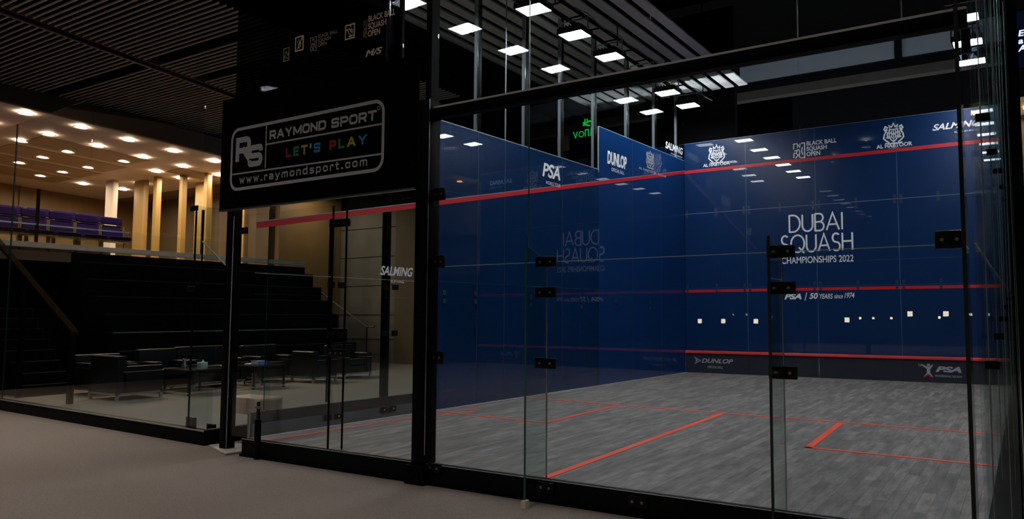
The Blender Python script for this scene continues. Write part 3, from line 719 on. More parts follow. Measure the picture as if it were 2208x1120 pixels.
# glass fins outside the clear part
for i, yy in enumerate((-0.76, 0.07)):
    t = thing('glass_fin', tuple(lp(yy, 0.26, 0.02)), ['clear vertical glass fin outside the side wall next to the sign post', 'vertical glass fin outside the side wall with dark back edge, before the black post'][i], 'glass fin', None, math.atan2(LU.y, LU.x)-PI/2)
    MB().box(-0.085, 0.0, -0.008, 0.008, 0, 2.2).build('pane', 'glass_fin', t)
    MB().box(-0.11 if i else -0.09, -0.085, -0.012 if i else -0.004, 0.012 if i else 0.004, 0, 2.2).build('edge', ['glass_edge', 'black_steel'][i], t)

# ------------------------------------------------------------------ back glass wall (towards the viewer)
bw = thing('back_wall', (0, YB, 0), 'clear frameless glass back wall of the court facing the viewer', 'court wall')
bxs = [2.15, 3.35, 5.26, 6.37]
for i in range(3):
    MB().box(bxs[i]+0.004, bxs[i+1]-0.004, -0.012, 0.0, 0.005, 1.716).build('lower_panel', 'glass_clear', bw)
for a, b in ((2.15, 3.165), (3.165, 5.40), (5.40, 6.37)):
    MB().box(a+0.003, b-0.003, -0.012, 0.0, 1.728, 3.06).build('middle_panel', 'glass_clear', bw)
for a, b in ((2.15, 3.165), (3.165, 4.29), (4.29, 5.40), (5.40, 6.06), (6.06, 6.37)):
    MB().box(a+0.003, b-0.003, -0.012, 0.0, 3.17, 6.4).build('upper_panel', 'glass_clear', bw)
MB().box(2.15, 6.37, -0.0125, 0.0005, 1.7195, 1.7245).build('joint', 'joint', bw)
for xx in (3.35, 5.26): MB().box(xx-0.004, xx+0.004, -0.0125, 0.0005, 0.005, 1.716).build('joint', 'steel', bw)
for xx in (3.165,): MB().box(xx-0.002, xx+0.002, -0.0125, 0.0005, 1.728, 3.06).build('joint', 'glass_edge', bw)
for xx in (3.165, 5.40, 6.06): MB().box(xx-0.003, xx+0.003, -0.0125, 0.0005, 3.17, 6.4).build('joint', 'joint', bw)
def clamp(xx, zz, par, w=0.19, h=0.085, yy=-0.014, n=2):
    b = MB().box(xx-w/2, xx+w/2, yy-0.022, yy, zz-h/2, zz+h/2).build('clamp', 'clamp_black', par, bevel=0.004)
    for s in ((-1, 1) if n == 2 else (-1, 0, 1)):
        MB().tube((xx+s*w*0.26, yy-0.022, zz), (xx+s*w*0.26, yy-0.027, zz), 0.011, 10).build('bolt', 'bolt_steel', b)
    return b
for xx in (3.35, 5.26):
    for zz in (1.722, 1.475, 0.908): clamp(xx, zz, bw)
for zz in (2.37, 1.765, 0.92): clamp(2.212, zz, bw, 0.12, 0.11)
clamp(6.29, 1.75, bw, 0.16, 0.11)
for q_ in ((2.25, 0.15), (3.40, 0.12), (4.2, 0.11)): clamp(q_[0], q_[1], kb, 0.15, 0.08, -0.077)
# fins towards the viewer
def fin(xx, y1, z1, label, dark):
    t = thing('glass_fin', (xx, YB, ZF), label, 'glass fin')
    MB().prism([(-0.007, -0.11, 0.0), (-0.007, y1-0.0, 0.0), (-0.007, y1, z1-0.02), (-0.007, y1+0.03, z1), (-0.007, -0.02, z1-0.10), (-0.007, -0.02, 0.18), (-0.007, -0.11, 0.18)], (0.014, 0, 0)).build('pane', 'glass_fin', t)
    MB().box(-0.008, 0.008, y1-(0.012 if dark else 0.004), y1, 0.0, z1-0.02).build('outer_edge', 'glass_edge_dark' if dark else 'glass_edge', t)
    MB().box(-0.02, 0.02, y1-0.02, y1+0.03, 0.0, 0.06).build('foot_bracket', 'crate_wood' if not dark else 'clamp_black', t)
fin(3.35, -0.30, 2.0, 'narrow clear glass fin bracing the back wall at its left joint', False)
fin(5.26, -0.30, 1.99, 'dark edged glass fin bracing the back wall at its right joint', True)
# cross beam
bm_ = thing('cross_beam', (2.1, YB, 3.06), 'black horizontal beam with polished top edge across the glass back wall', 'beam')
MB().box(0, 4.33, -0.06, 0.03, 0.0, 0.09).build('beam', 'black_steel', bm_, bevel=0.004)
MB().box(0, 4.33, -0.062, 0.032, 0.09, 0.106).build('top_strip', 'satin_metal', bm_)

# door side of the back wall
dp = thing('door_post', (2.07, YB-0.03, ZF), 'thick black steel door post standing between sign and main glass wall', 'post')
MB().box(-0.075, 0.075, -0.075, 0.075, 0.0, 3.40).build('column', 'black_steel', dp, bevel=0.006); MB().box(0.005, 0.07, -0.05, 0.05, 3.40, 6.6).build('mullion', 'black_steel', dp)
MB().box(0.0755, 0.078, -0.074, -0.068, 0.25, 3.4).build('edge_strip', 'steel', dp)
MB().box(-0.11, 0.11, -0.12, -0.078, 0.0, 0.16).build('foot', 'black_steel', dp)
gd = thing('glass_door', (1.0, YB, 0.01), 'frameless glass door beside the thick black post under the sign', 'door')
MB().box(0.02, 0.98, -0.012, 0, 0, 2.36).build('pane', 'glass_clear', gd)
MB().box(0.0, 0.010, -0.014, 0.002, 0, 2.36).build('edge_seal', 'black_steel', gd)
for zz in (2.18, 0.915): clamp(-0.07, zz, gd, 0.28, 0.075, -0.017, 3)
fg = thing('fixed_screen', (-0.70, YB, 0.004), 'fixed glass pane between the sign post and glass door', 'glass panel')
MB().box(0.0, 1.50, -0.012, 0, 0, 2.37).build('pane', 'glass_clear', fg)
MB().box(1.506, 1.518, -0.014, 0.002, 0, 2.37).build('edge_seal', 'black_steel', fg)
clamp(0.12, 2.2, fg, 0.13, 0.07)
MB().box(1.525, 1.695, -0.012, 0, 0, 2.37).build('side_strip', 'glass_clear', fg)
# bolt post by the left end
lt_ = thing('floor_bolt_post', (-0.10, YB-0.12, ZF), 'short black bolt post in front of the wooden box', 'post')
MB().box(-0.028, 0.028, -0.02, 0.02, 0, 0.40).build('post', 'black_steel', lt_, bevel=0.004)
MB().box(-0.012, 0.012, -0.012, 0.012, 0.40, 0.58).build('rod', 'clamp_black', lt_); MB().box(-0.035, 0.045, -0.016, 0.016, 0.51, 0.535).build('catch', 'bolt_steel', lt_)

# sign post with base plate
po = thing('sign_post', (-0.86, -0.94, ZF), 'black square steel post on a pale base plate at the court corner', 'post')
MB().prism([(-0.34, 0.0, 0.0), (0.30, -0.22, 0.0), (0.34, 0.10, 0.0), (-0.30, 0.30, 0.0)], (0, 0, 0.022)).build('base_plate', 'plate_steel', po, bevel=0.003)
MB().box(-0.06, 0.055, -0.06, 0.05, 0.022, 3.80).build('column', 'black_steel', po, bevel=0.005)
MB().box(0.0555, 0.058, -0.058, -0.050, 0.03, 2.55).build('edge_strip', 'grey_post', po)
# the sign
sg = thing('sign_board', (0, YB-0.09, 0), 'large black sponsor sign board with rounded grey frame and coloured slogan', 'sign')
MB().box(-0.90, 1.99, -0.02, 0.02, 2.44, 3.66).build('board', 'sign_black', sg, bevel=0.003)
MB().box(-0.90, 1.99, -0.024, 0.024, 2.425, 2.44).build('bottom_edge', 'steel', sg)
SP = Plane((0, -0.0205, 0), (1, 0, 0), (0, 0, 1))
def rrect(x0, y0, x1, y1, r):
    return arc(x1-r, y1-r, r, 90, 0, 6)+arc(x1-r, y0+r, r, 0, -90, 6)+arc(x0+r, y0+r, r, -90, -180, 6)+arc(x0+r, y1-r, r, 180, 90, 6)
fr = MB(); FX0, FX1, FZ0, FZ1 = -0.70, 1.585, 2.645, 3.30
ribbon(fr, SP, rrect(FX0, FZ0, FX1, FZ1, 0.11), 0.034, 0.003, True)
ribbon(fr, SP, [(-0.125, 2.83), (-0.125, FZ1)], 0.017); ribbon(fr, SP, [(FX0, 2.815), (FX1, 2.79)], 0.017); ribbon(fr, SP, [(-0.125, 3.08), (FX1, 3.075)], 0.017)
fr.build('frame', 'sign_grey', sg)
square_text(SP, 'RAYMOND', -0.07, 3.122, 0.80, 0.098, 0.0235, 0.42).build('lettering', 'sign_grey', sg)
square_text(SP, 'SPORT', 0.875, 3.122, 1.495, 0.098, 0.0235, 0.42).build('lettering', 'sign_grey', sg)
ribbon(rg_ := MB(), SP, arc(1.522, 3.232, 0.017, 0, 360, 16), 0.005); rg_.build('registered_mark', 'sign_grey', sg)
square_text(SP, 'www.raymondsport.com', -0.55, 2.70, 1.385, 0.082, 0.0155, 0.62).build('lettering', 'sign_grey', sg)
square_text(SP, 'R', -0.635, 2.945, -0.375, 0.265, 0.062, 0).build('monogram', 'sign_grey', sg)
square_text(SP, 'S', -0.42, 2.865, -0.175, 0.235, 0.060, 0).build('monogram', 'sign_grey', sg)
cx = 0.20; cc = ['sign_red', 'sign_green', 'sign_yellow', 'sign_grey', 'sign_blue', None, 'sign_red', 'sign_green', 'sign_yellow', 'sign_blue']
for ch_, mt_, wd in zip("LET'S PLAY", cc, (.088, .088, .10, .03, .10, .07, .095, .088, .125, .12)):
    if mt_: square_text(SP, ch_, cx, 2.905, cx+wd, 0.098, 0.024, 0).build('slogan_letter', mt_, sg)
    cx += wd+0.030
text('lettering', 'TM', SP, 1.345, 2.985, 1.375, 3.0, 'sign_grey', sg)
# smoked glass above the sign with printed notices
up_ = thing('smoked_panel', (0, YB-0.03, 0), 'smoked glass panel above the sign with tan printed notices', 'glass panel')
MB().box(-0.78, 1.70, -0.012, 0.0, 3.67, 6.4).build('pane', 'glass_smoke', up_)
MB().box(1.70, 1.74, -0.02, 0.01, 3.67, 6.4).build('edge_frame', 'black_steel', up_)
UP = Plane((0, -0.0125, 0), (1, 0, 0), (0, 0, 1))
def poster(x0, z0, x1, z1, mat, inner='sign_black', seed=0):
    rnd = random.Random(seed); mb = MB(); W_, H_ = x1-x0, z1-z0
    ribbon(mb, UP, [(x0, z0), (x1, z0), (x1, z1), (x0, z1)], W_*0.12, 0.003, True)
    for k in range(7):
        a = x0+W_*(0.2+0.6*rnd.random()); b = z0+H_*(0.15+0.7*rnd.random())
        ribbon(mb, UP, [(a, b), (a+W_*rnd.uniform(-.25, .25), b+H_*rnd.uniform(-.2, .2)), (a+W_*rnd.uniform(-.3, .3), b+H_*rnd.uniform(-.2, .2))], W_*0.10)
    mb.build('notice', mat, up_)
poster(0.03, 3.965, 0.115, 4.10, 'print_dim', seed=1); poster(0.215, 4.04, 0.335, 4.185, 'print_tan', seed=2); poster(0.965, 4.02, 1.09, 4.16, 'print_tan', seed=3)
figure_mark(UP, 0.45, 3.99, 0.54, 4.14, 'print_dim', up_)
text('notice_lettering', 'BLACK BALL\nSQUASH\nOPEN', UP, 0.56, 4.02, 0.85, 4.15, 'print_dim', up_, bold=0.01)
text('notice_lettering', 'BLACK BALL\nSQUASH\nOPEN', UP, 1.28, 3.985, 1.64, 4.195, 'print_tan', up_, bold=0.02)
figure_mark(UP, 1.22, 3.985, 1.265, 4.16, 'print_dim', up_)
text('notice_lettering', 'M/S', UP, 1.25, 3.79, 1.48, 3.855, 'print_tan', up_, bold=0.03, shear=0.3)
# clear pane between smoked glass and door post
cp = thing('fixed_screen', (1.74, YB-0.03, 3.67), 'narrow clear glass pane between smoked glass and thick black post', 'glass panel')
MB().box(0.003, 0.325, -0.012, 0, 0, 2.7).build('pane', 'glass_clear', cp)

# ------------------------------------------------------------------ lounge barrier (left of the post)
ang = math.atan2(-0.30, 6.3)
br_ = thing('glass_barrier', (-1.05, -0.90, ZF), 'tall clear glass barrier on a black kerb in front of the lounge', 'glass barrier', None, PI+ang+0.0)
MB().box(0.25, 0.33, -0.50, -0.031, 0, 0.17).build('kerb_return', 'black_satin', br_)
# local +x runs away to the left
MB().box(0.25, 7.5, -0.03, 0.045, 0, 0.17).build('kerb', 'black_satin', br_, bevel=0.005)
MB().box(0.25, 7.5, 0.046, 0.050, 0.155, 0.17).build('kerb_trim', 'plate_steel', br_)
for a, b in ((0.55, 3.4), (3.41, 5.98), (6.0, 7.5)): MB().box(a, b, 0.0, 0.012, 0.17, 4.5).build('pane', 'glass_barrier', br_)
MB().box(5.98, 6.0, -0.002, 0.014, 0.17, 4.5).build('pane_edge', 'glass_edge_dark', br_)
f = MB().box(0.66, 0.674, -0.28, 0.0, 0.17, 2.75); f.build('fin', 'glass_fin', br_)
MB().box(0.661, 0.674, -0.01, 0.008, 0.17, 2.75).build('fin_edge', 'black_steel', br_)
MB().box(0.60, 0.74, -0.30, -0.26, 0.0, 0.17).build('fin_foot', 'black_satin', br_)
MB().box(0.58, 0.78, -0.05, -0.03, 0.12, 0.28).build('clamp', 'clamp_black', br_, bevel=0.004)
for zz in (1.77, 2.72): MB().box(0.60, 0.75, 0.013, 0.03, zz-0.03, zz+0.03).build('clamp', 'clamp_black', br_, bevel=0.004)
MB().box(0.26, 0.54, 0.0, 0.012, 0.17, 2.7).build('pane', 'glass_barrier', br_)

# ------------------------------------------------------------------ lounge furniture
def armchair(name, x, y, rz, w, d, label, cat='armchair', h=0.76, arm=0.58, cushions=1):
    """front faces local -y; w along x, d along y"""
    t = thing(name, (x, y, ZF+0.004), label, cat, None, rz); fh = 0.13
    aw = 0.14
    fr_ = MB()
    for sx in (-1, 1):
        for sy in (-1, 1): MB().box(sx*(w/2-0.02)-0.02, sx*(w/2-0.02)+0.02, sy*(d/2-0.02)-0.02, sy*(d/2-0.02)+0.02, 0, fh).build('leg', 'steel', t)
    fr_.box(-w/2, w/2, -d/2, -d/2+0.035, fh-0.035, fh); fr_.box(-w/2, w/2, d/2-0.035, d/2, fh-0.035, fh); fr_.box(-w/2, -w/2+0.035, -d/2, d/2, fh-0.035, fh); fr_.box(w/2-0.035, w/2, -d/2, d/2, fh-0.035, fh)
    fr_.build('frame', 'steel', t)
    MB().box(-w/2+aw, w/2-aw, -d/2+0.01, d/2-0.16, fh, 0.30).build('seat_base', 'leather', t, bevel=0.02)
    n = cushions; cw = (w-2*aw)/n
    for k in range(n):
        MB().box(-w/2+aw+k*cw+0.004, -w/2+aw+(k+1)*cw-0.004, -d/2, d/2-0.17, 0.30, 0.44).build('seat_cushion', 'leather', t, bevel=0.035, seg=3)
    for s in (-1, 1):
        xa, xb = (s*w/2, s*(w/2-aw)); xa, xb = min(xa, xb), max(xa, xb)
        ar = MB().box(xa, xb, -d/2, d/2-0.10, fh, arm-0.10).build('arm', 'leather', t, bevel=0.012)
        MB().box(xa-0.004, xb+0.004, -d/2-0.004, d/2-0.10, arm-0.10, arm-0.085).build('arm_trim', 'steel', ar)
        MB().box(xa-0.006, xb+0.006, -d/2-0.006, d/2-0.10, arm-0.085, arm).build('arm_pad', 'leather', ar, bevel=0.03, seg=3)
    MB().prism([(-w/2, d/2-0.20, fh), (-w/2, d/2, fh), (-w/2, d/2, h), (-w/2, d/2-0.15, h)], (w, 0, 0)).build('backrest', 'leather', t, bevel=0.035, seg=3)
    return t
HP = PI/2
armchair('lounge_armchair', -7.03, 1.22, 0.0+PI, 0.90, 0.78, 'black leather armchair on steel legs nearest the glass, seen from its side')
armchair('lounge_armchair', -7.72, 2.27, HP, 0.74, 0.74, 'black leather armchair behind the nearest armchair, back toward the grandstand', h=0.80)
armchair('lounge_sofa', -7.75, 3.24, HP, 1.15, 0.76, 'black leather sofa behind the coffee table that holds the tissue box', 'sofa', h=0.82, cushions=2)
armchair('lounge_armchair', -7.75, 4.55, HP, 0.85, 0.76, 'black leather armchair behind the coffee table with the blue box', h=0.80)
armchair('lounge_armchair', -6.80, 5.05, PI, 0.72, 0.64, 'black leather armchair in mid lounge right of the blue box table', h=0.68)
armchair('lounge_armchair', -7.05, 6.20, HP, 0.80, 0.74, 'black leather armchair furthest along by the end of the grandstand')
armchair('lounge_armchair', -8.30, 1.47, HP, 0.82, 0.72, 'black leather armchair at far left beside the aisle steps', h=0.72)
def table(x, y, w, d, h, label):
    t = thing('coffee_table', (x, y, ZF+0.004), label, 'coffee table')
    MB().box(-w/2, w/2, -d/2, d/2, h-0.02, h).build('tabletop', 'table_glass', t, bevel=0.004)
    for sx in (-1, 1):
        for sy in (-1, 1): MB().box(sx*(w/2-0.02)-0.017, sx*(w/2-0.02)+0.017, sy*(d/2-0.02)-0.017, sy*(d/2-0.02)+0.017, 0, h-0.02).build('leg', 'black_steel', t)
    r = MB()
    for sy in (-1, 1): r.box(-w/2, w/2, sy*(d/2-0.015)-0.012, sy*(d/2-0.015)+0.012, 0.03, 0.05)
    for sx in (-1, 1): r.box(sx*(w/2-0.015)-0.012, sx*(w/2-0.015)+0.012, -d/2, d/2, 0.03, 0.05)
    r.build('floor_rail', 'plate_steel', t); return t
table(-6.78, 2.32, 0.80, 0.72, 0.46, 'dark glass coffee table with vase and tissue box beside nearest armchair')
table(-6.72, 3.62, 0.72, 0.72, 0.46, 'dark glass coffee table holding a blue and white box, behind the sign post')
zt = ZF+0.464
vs = thing('vase', (-7.02, 2.25, zt), 'slim ribbed glass vase on the coffee table by the nearest armchair', 'vase')
MB().lathe([(0.0, 0.0), (0.045, 0.0), (0.052, 0.03), (0.035, 0.09), (0.028, 0.13), (0.038, 0.17), (0.034, 0.17), (0.024, 0.13), (0.03, 0.09), (0.0, 0.02)], (0, 0, 0), 18).build('body', 'steel', vs, smooth=True)
MB().lathe([(0.033, 0.166), (0.041, 0.17), (0.033, 0.174), (0.033, 0.166)], (0, 0, 0), 18).build('rim', 'chrome', vs, smooth=True)
tb = thing('tissue_box', (-6.62, 2.36, zt), 'small white patterned tissue box on the coffee table right of the vase', 'tissue box')
MB().box(-0.065, 0.065, -0.065, 0.065, 0, 0.12).build('carton', 'paper_white', tb, bevel=0.004)
MB().prism([(-0.03, 0, 0.12), (0.03, 0, 0.12), (0.015, 0.01, 0.15), (-0.01, 0.005, 0.16)], (0, 0.012, 0)).build('tissue', 'paper_white', tb)
st = MB()
for k in range(4): st.box(-0.055+k*0.03, -0.04+k*0.03, -0.067, -0.0655, 0.02, 0.10)
st.build('print_band', 'sign_blue', tb)
bb = thing('magazine_box', (-6.78, 3.62, zt), 'blue and white box lying on the coffee table behind the post', 'box')
MB().box(-0.05, 0.19, -0.10, 0.10, 0, 0.075).build('carton', 'box_blue', bb, bevel=0.004)
MB().box(-0.27, -0.055, -0.09, 0.09, 0, 0.018).build('booklet', 'paper_white', bb)
MB().box(-0.04, 0.18, -0.102, -0.1005, 0.02, 0.05).build('label_band', 'paper_white', bb)
so = thing('figure_ornament', (-6.55, 3.40, ZF+0.004), 'small amber ornament standing under the table with the blue box', 'ornament')
MB().lathe([(0.0, 0.0), (0.06, 0.0), (0.05, 0.04), (0.025, 0.08), (0.045, 0.14), (0.03, 0.22), (0.045, 0.30), (0.0, 0.34)], (0, 0, 0), 14).build('body', 'gold_column', so, smooth=True)
MB().lathe([(0.0, 0.0), (0.07, 0.0), (0.07, 0.012), (0.0, 0.012)], (0, 0, 0), 14).build('base', 'brass_frame', so)
# wooden box on thin legs inside the glass
cr_ = thing('box_table', (-0.60, -0.62, 0.0), 'low wooden box on thin metal legs inside the glass beside post', 'side table', None, 0.0)
cr_.location = (-0.84, -0.56, ZF+0.004); cr_.rotation_euler = (0, 0, 0.30)
cr_.rotation_euler = (0, 0, 0.0)
MB().box(-0.40, 0.20, -0.16, 0.14, 0.35, 0.53).build('box_body', 'crate_wood', cr_, bevel=0.006)
MB().box(0.2005, 0.206, -0.14, 0.12, 0.37, 0.51).build('end_panel', 'crate_end', cr_)
for sx in (-0.38, 0.18):
    for sy in (-0.14, 0.12): MB().box(sx-0.009, sx+0.009, sy-0.009, sy+0.009, 0, 0.35).build('leg', 'plate_steel', cr_)

# ------------------------------------------------------------------ right side wall (seen edge on)
rw = thing('side_wall', (XR, 0, 0), 'right glass side wall of the court seen almost edge on', 'court wall')
rys = [-0.985, 0.7, 2.2, 3.9, 5.8, 7.8, 9.74]
for i in range(6):
    for z0, z1 in ((0.0, 1.72), (1.73, 4.6)): MB().box(0, 0.015, rys[i]+0.004, rys[i+1]-0.004, z0, z1).build('clear_panel', 'glass_right', rw)
    MB().box(0, 0.015, rys[i]+0.004, rys[i+1]-0.004, 4.61, 6.4).build('upper_panel', 'glass_right', rw)
MB().box(-0.001, 0.016, -0.98, 9.74, 1.72, 1.73).build('joint', 'joint', rw); MB().box(-0.001, 0.016, -0.98, 9.74, 4.60, 4.61).build('joint', 'joint', rw)
MB().box(0.001, 0.20, -0.99, 9.75, ZF, -0.005).build('kerb', 'black_satin', rw)
rfl = ['nearest the viewer', 'second from the viewer', 'third from the viewer', 'fourth from the viewer', 'fifth from the viewer', 'at the front wall end']
for i, yy in enumerate(rys[:-1]):
    yy2 = yy+(0.05 if i == 0 else 0)
    t = thing('glass_fin', (XR+0.02, yy2, -0.004), f'tall clear glass fin outside the right side wall, {rfl[i]}', 'glass fin', 'right wall glass fins')
    MB().box(0, 0.17, -0.007, 0.007, 0, 6.4).build('pane', 'glass_fin_right', t)
    MB().box(0.17, 0.178, -0.009, 0.009, 0, 6.4).build('outer_edge', 'black_steel' if i % 2 == 0 else 'glass_edge', t)
    MB().box(0.118, 0.1205, -0.0095, -0.0072, 0, 6.4).build('seal', 'joint', t)
    for zz in (1.0+0.13*i, 2.5+0.1*i):
        MB().box(0.01, 0.09, -0.02, -0.008, zz-0.025, zz+0.025).build('clamp', 'clamp_black', t, bevel=0.004)
    MB().tube((0.03, -0.012, 0.02), (0.05, -0.012, 6.3), 0.004, 6).build('cable', 'cable', t)
# fin at the right back corner with a heavy dark edge
t = thing('glass_fin', (6.385, YB, ZF), 'tall dark edged glass fin at the right end of the back wall', 'glass fin')
MB().box(-0.008, 0.008, -0.30, -0.02, 0.18, 6.4).build('pane', 'glass_fin', t)
MB().box(-0.011, 0.011, -0.312, -0.30, 0.0, 6.4).build('outer_edge', 'glass_edge_dark', t)
MB().box(-0.008, 0.008, -0.30, -0.11, 0.0, 0.18).build('foot', 'black_satin', t)
MB().box(0.009, 0.06, -0.05, -0.02, 3.05, 3.2).build('clamp', 'clamp_black', t)
rp = thing('corner_post', (6.655, YB-0.10, ZF), 'black steel post with a bright edge at the far right', 'post')
MB().box(-0.02, 0.035, -0.05, 0.05, 0, 6.6).build('column', 'black_steel', rp, bevel=0.003)
MB().box(-0.026, -0.0205, -0.05, -0.03, 0.3, 6.4).build('edge_strip', 'chrome', rp)
MB().box(-0.05, 0.07, -0.08, 0.08, 0, 0.02).build('foot', 'black_steel', rp)

# ------------------------------------------------------------------ court floodlights on two trusses
def lamp_proto():
    t = thing('court_floodlight', (0, 0, 0), 'x', 'floodlight')
    MB().box(-0.24, 0.24, -0.19, 0.19, 0.02, 0.09).build('housing', 'lamp_body', t, bevel=0.01)
    MB().box(-0.215, 0.215, -0.165, 0.165, 0.0, 0.018).build('lens', 'flood_light', t)
    r = MB(); r.box(-0.24, 0.24, -0.19, -0.168, -0.006, 0.02); r.box(-0.24, 0.24, 0.168, 0.19, -0.006, 0.02); r.box(-0.24, -0.218, -0.168, 0.168, -0.006, 0.02); r.box(0.218, 0.24, -0.168, 0.168, -0.006, 0.02)
    r.build('bezel', 'lamp_body', t)
    MB().path([(-0.25, 0, 0.05), (-0.25, 0, 0.255), (0.25, 0, 0.255), (0.25, 0, 0.05)], 0.012).build('yoke', 'steel', t)
    f = MB()
    for k in range(7): f.box(-0.2+k*0.06, -0.19+k*0.06, -0.17, 0.17, 0.09, 0.13)
    f.build('heat_fins', 'lamp_body', t)
    return t
lpz = 5.92
proto_l = lamp_proto(); first = True
for side, X in (('left', 0.42), ('right', 6.0)):
    tr = thing('lighting_truss', (X, 4.4, lpz+0.30), f'black ladder truss carrying the {side} row of floodlights above the court', 'truss')
    MB().tube((-0.16, -5.2, 0), (-0.16, 5.6, 0), 0.025).build('chord', 'black_steel', tr, smooth=True); MB().tube((0.16, -5.2, 0), (0.16, 5.6, 0), 0.025).build('chord', 'black_steel', tr, smooth=True)
    rg = MB()
    for k in range(18): rg.tube((-0.16, -5.1+k*0.61, 0), (0.16, -5.1+k*0.61, 0), 0.014, 6)
    rg.build('rungs', 'black_steel', tr)
    cb = MB(); pts = []
    for k in range(55): pts.append((0.23+0.02*math.sin(k*1.3), -5.1+k*0.195, 0.02-0.03*abs(math.sin(k*0.5))))
    cb.path(pts, 0.009, 6); cb.build('cable', 'cable', tr)
    for k in range(6): MB().tube((0, -5.0+k*2.1, 0), (0, -5.0+k*2.1, 2.7), 0.012, 6).build('hanger', 'black_steel', tr)
    for j, yy in enumerate((0.6, 1.8, 3.0, 4.2, 5.4, 6.7, 7.9, 9.0)):
        o = proto_l if first else copy_tree(proto_l); first = False
        o.location = (X, yy, lpz)
        tag(o, f'rectangular white floodlight, {ORD[7-j]} from the front wall on the {side} truss above the court', 'floodlight', 'court floodlights')

# fill lights added out of view over the foyer to brighten carpet, lounge and sign
proto_f = thing('foyer_fill_light', (0, 0, 0), 'x', 'downlight')
MB().lathe([(0.20, -0.004), (0.25, -0.015), (0.26, 0.0), (0.20, 0.0), (0.20, -0.004)], (0, 0, 0), 20).build('trim_ring', 'far_black', proto_f, smooth=True)
MB().lathe([(0.0, 0.215), (0.20, 0.215)], (0, 0, 0), 20).build('lamp', 'foyer_fill', proto_f)
MB().lathe([(0.20, 0.0), (0.20, 0.22), (0.215, 0.22), (0.215, 0.0)], (0, 0, 0), 20).build('can', 'far_black', proto_f, smooth=True)
MB().tube((0, 0, 0.22), (0, 0, 0.31), 0.05).build('stem', 'lamp_body', proto_f)
first = True
for i, (a, b) in enumerate(((-2.5, -6.5), (1.0, -8.0), (4.6, -9.5), (8.5, -8.5), (-1.0, -10.5), (-5.0, -2.0))):
    o = proto_f if first else copy_tree(proto_f); first = False
    o.location = (a, b, 5.69 if a < -3 else 8.58)
    tag(o, f'added fill light out of view under the foyer ceiling, {ORD[i]} of the row', 'downlight', 'added foyer fill lights')

# small lanterns along the rear wall behind the viewer, mirrored in the blue front wall
LANT = ((-0.51, 1.14), (0.12, 1.14), (0.96, 1.14), (3.12, 1.18), (4.47, 1.32), (5.19, 1.32))
ln0 = thing('wall_lantern', (0, 0, 0), 'x', 'lantern')
MB().box(-0.055, 0.055, -0.02, 0.08, -0.055, 0.055).build('lamp', 'lantern_lamp', ln0); MB().box(-0.07, 0.07, -0.03, 0.10, 0.055, 0.07).build('cap', 'lamp_body', ln0); MB().box(-0.07, 0.07, -0.03, 0.10, -0.07, -0.055).build('base', 'lamp_body', ln0)
for sx in (-0.065, 0.055): MB().box(sx, sx+0.01, -0.03, 0.09, -0.055, 0.055).build('bar', 'lamp_body', ln0)
for i, (xx, zz) in enumerate(LANT):
    o = ln0 if i == 0 else copy_tree(ln0); o.location = (xx, -13.96, zz)
    tag(o, f'small square lantern on the rear wall behind the viewer, {ORD[i]} from its left end', 'lantern', 'rear wall lanterns')

# ------------------------------------------------------------------ far hall beyond the front wall
bh = thing('bulkhead', (0, 15, 0), 'dark grey panelled bulkhead high on the far hall wall', 'bulkhead')
MB().box(-3.2, 9, 0, 0.2, 8.05, 8.85).build('panel', 'bulkhead', bh); MB().box(-3.2, 9, -0.05, 0.25, 7.65, 7.90).build('band', 'bulkhead_brown', bh)
MB().box(-3.2, 9, -0.06, 0.2, 7.9, 8.05).build('rail', 'far_black', bh)
for xx in (-0.5, 4.0): MB().box(xx-0.09, xx+0.09, -0.08, 0.0, 7.9, 8.85).build('mullion', 'far_black', bh)
structure(MB().box(1.05, 14, 15.3, 15.5, ZF, 8.88), 'wall_beyond', 'far_black')
ul = None
for i, xx in enumerate((-0.5, 3.0, 6.0)):  # added out of sight behind the front wall to brighten the bulkhead
    t = thing('added_uplight', (xx, 11.5, ZF), f'added unseen floor uplight behind the blue front wall, {ORD[i]} from the left', 'uplight')
    MB().box(-0.25, 0.25, -0.10, 0.10, 0, 0.20).build('housing', 'lamp_body', t); MB().box(-0.23, 0.23, -0.08, 0.08, 0.20, 0.205).build('lens', 'uplight_fill', t)
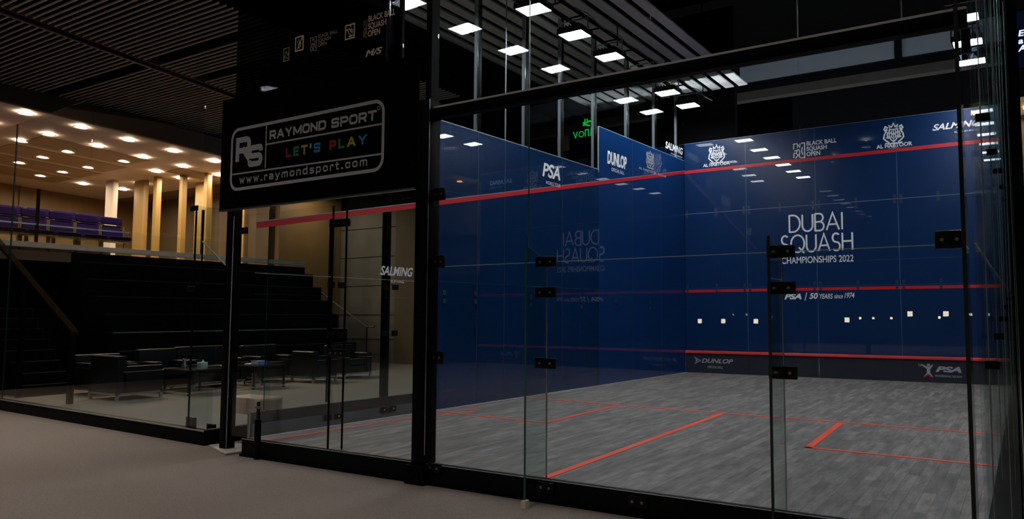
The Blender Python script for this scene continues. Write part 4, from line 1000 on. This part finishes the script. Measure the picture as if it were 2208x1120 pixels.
# green neon sign and tan poster hung beyond the left wall
ng = thing('neon_sign', (-2.92, 10.0, 5.78), 'bright green lit sign glowing behind the upper left glass', 'sign')
MB().box(-0.42, 0.50, 0.02, 0.10, -0.05, 0.95).build('backing', 'far_black', ng)
ng.scale = (0.78, 0.78, 0.78)
NP = Plane((0, 0.018, 0), (1, 0, 0), (0, 0, 1)); nm = MB()
ribbon(nm, NP, [(0.1, 0.55), (0.14, 0.9), (0.2, 0.58)], 0.05); ribbon(nm, NP, [(-0.3, 0.50), (-0.1, 0.60), (0.1, 0.52), (0.3, 0.58), (0.4, 0.5)], 0.05); ribbon(nm, NP, [(-0.1, 0.42), (0.1, 0.48), (0.3, 0.42)], 0.05)
ribbon(nm, NP, [(-0.34, 0.3), (-0.25, 0.08), (-0.18, 0.3)], 0.035); ribbon(nm, NP, arc(-0.03, 0.18, 0.09, 0, 360, 14), 0.03); ribbon(nm, NP, [(0.12, 0.08), (0.12, 0.3), (0.24, 0.3), (0.24, 0.08)], 0.035); ribbon(nm, NP, [(0.32, 0.08), (0.34, 0.32), (0.42, 0.12)], 0.035)
nm.build('neon_tubes', 'sign_neon', ng)
tp = thing('hanging_poster', (-3.62, 10.2, 5.60), 'tall tan printed poster hanging left of the green lit sign', 'poster')
MB().box(-0.19, 0.19, 0, 0.03, 0, 0.72).build('sheet', 'stove_brown', tp); MB().box(-0.21, 0.21, -0.005, 0.035, 0.72, 0.75).build('batten', 'far_black', tp); MB().box(-0.12, 0.12, -0.22, -0.18, 0.78, 0.80).build('added_poster_light', 'poster_fill', tp); MB().tube((0, 0, 0.74), (0, -0.2, 0.81), 0.008).build('light_arm', 'far_black', tp)  # lamp and arm over the poster are added to brighten it
# right edge: lit screen and warm doorway beyond the post
ls = thing('led_screen', (7.16, 8.0, 5.4), 'dark blue screen with white letters at the far right edge', 'screen')
MB().box(-0.45, 1.2, 0, 0.06, 0, 0.95).build('panel', 'led_panel', ls); LSP = Plane((0, -0.002, 0), (1, 0, 0), (0, 0, 1))
text('lettering', 'EE\na\nAT', LSP, -0.43, 0.26, -0.20, 0.62, 'led_white', ls, bold=0.03, shear=0.15)
MB().box(-0.5, 1.25, 0.061, 0.10, -0.04, 1.0).build('case', 'far_black', ls)
wr = thing('warm_alcove', (7.2, 9.0, 2.5), 'orange lit alcove high at the right edge of the hall', 'alcove')
MB().box(-0.52, 1.5, 1.0, 1.1, 0, 2.55).build('back_panel', 'gold_wall', wr); MB().box(-0.52, 1.5, 0, 1.0, 2.55, 2.65).build('soffit', 'gold_column', wr)
MB().box(-0.5, 1.4, 0.4, 0.998, 1.1, 1.35).build('shelf', 'brown_panel', wr); MB().box(-0.42, -0.30, 0.3, 0.4, 2.52, 2.548).build('lamp', 'orange_lamp', wr)
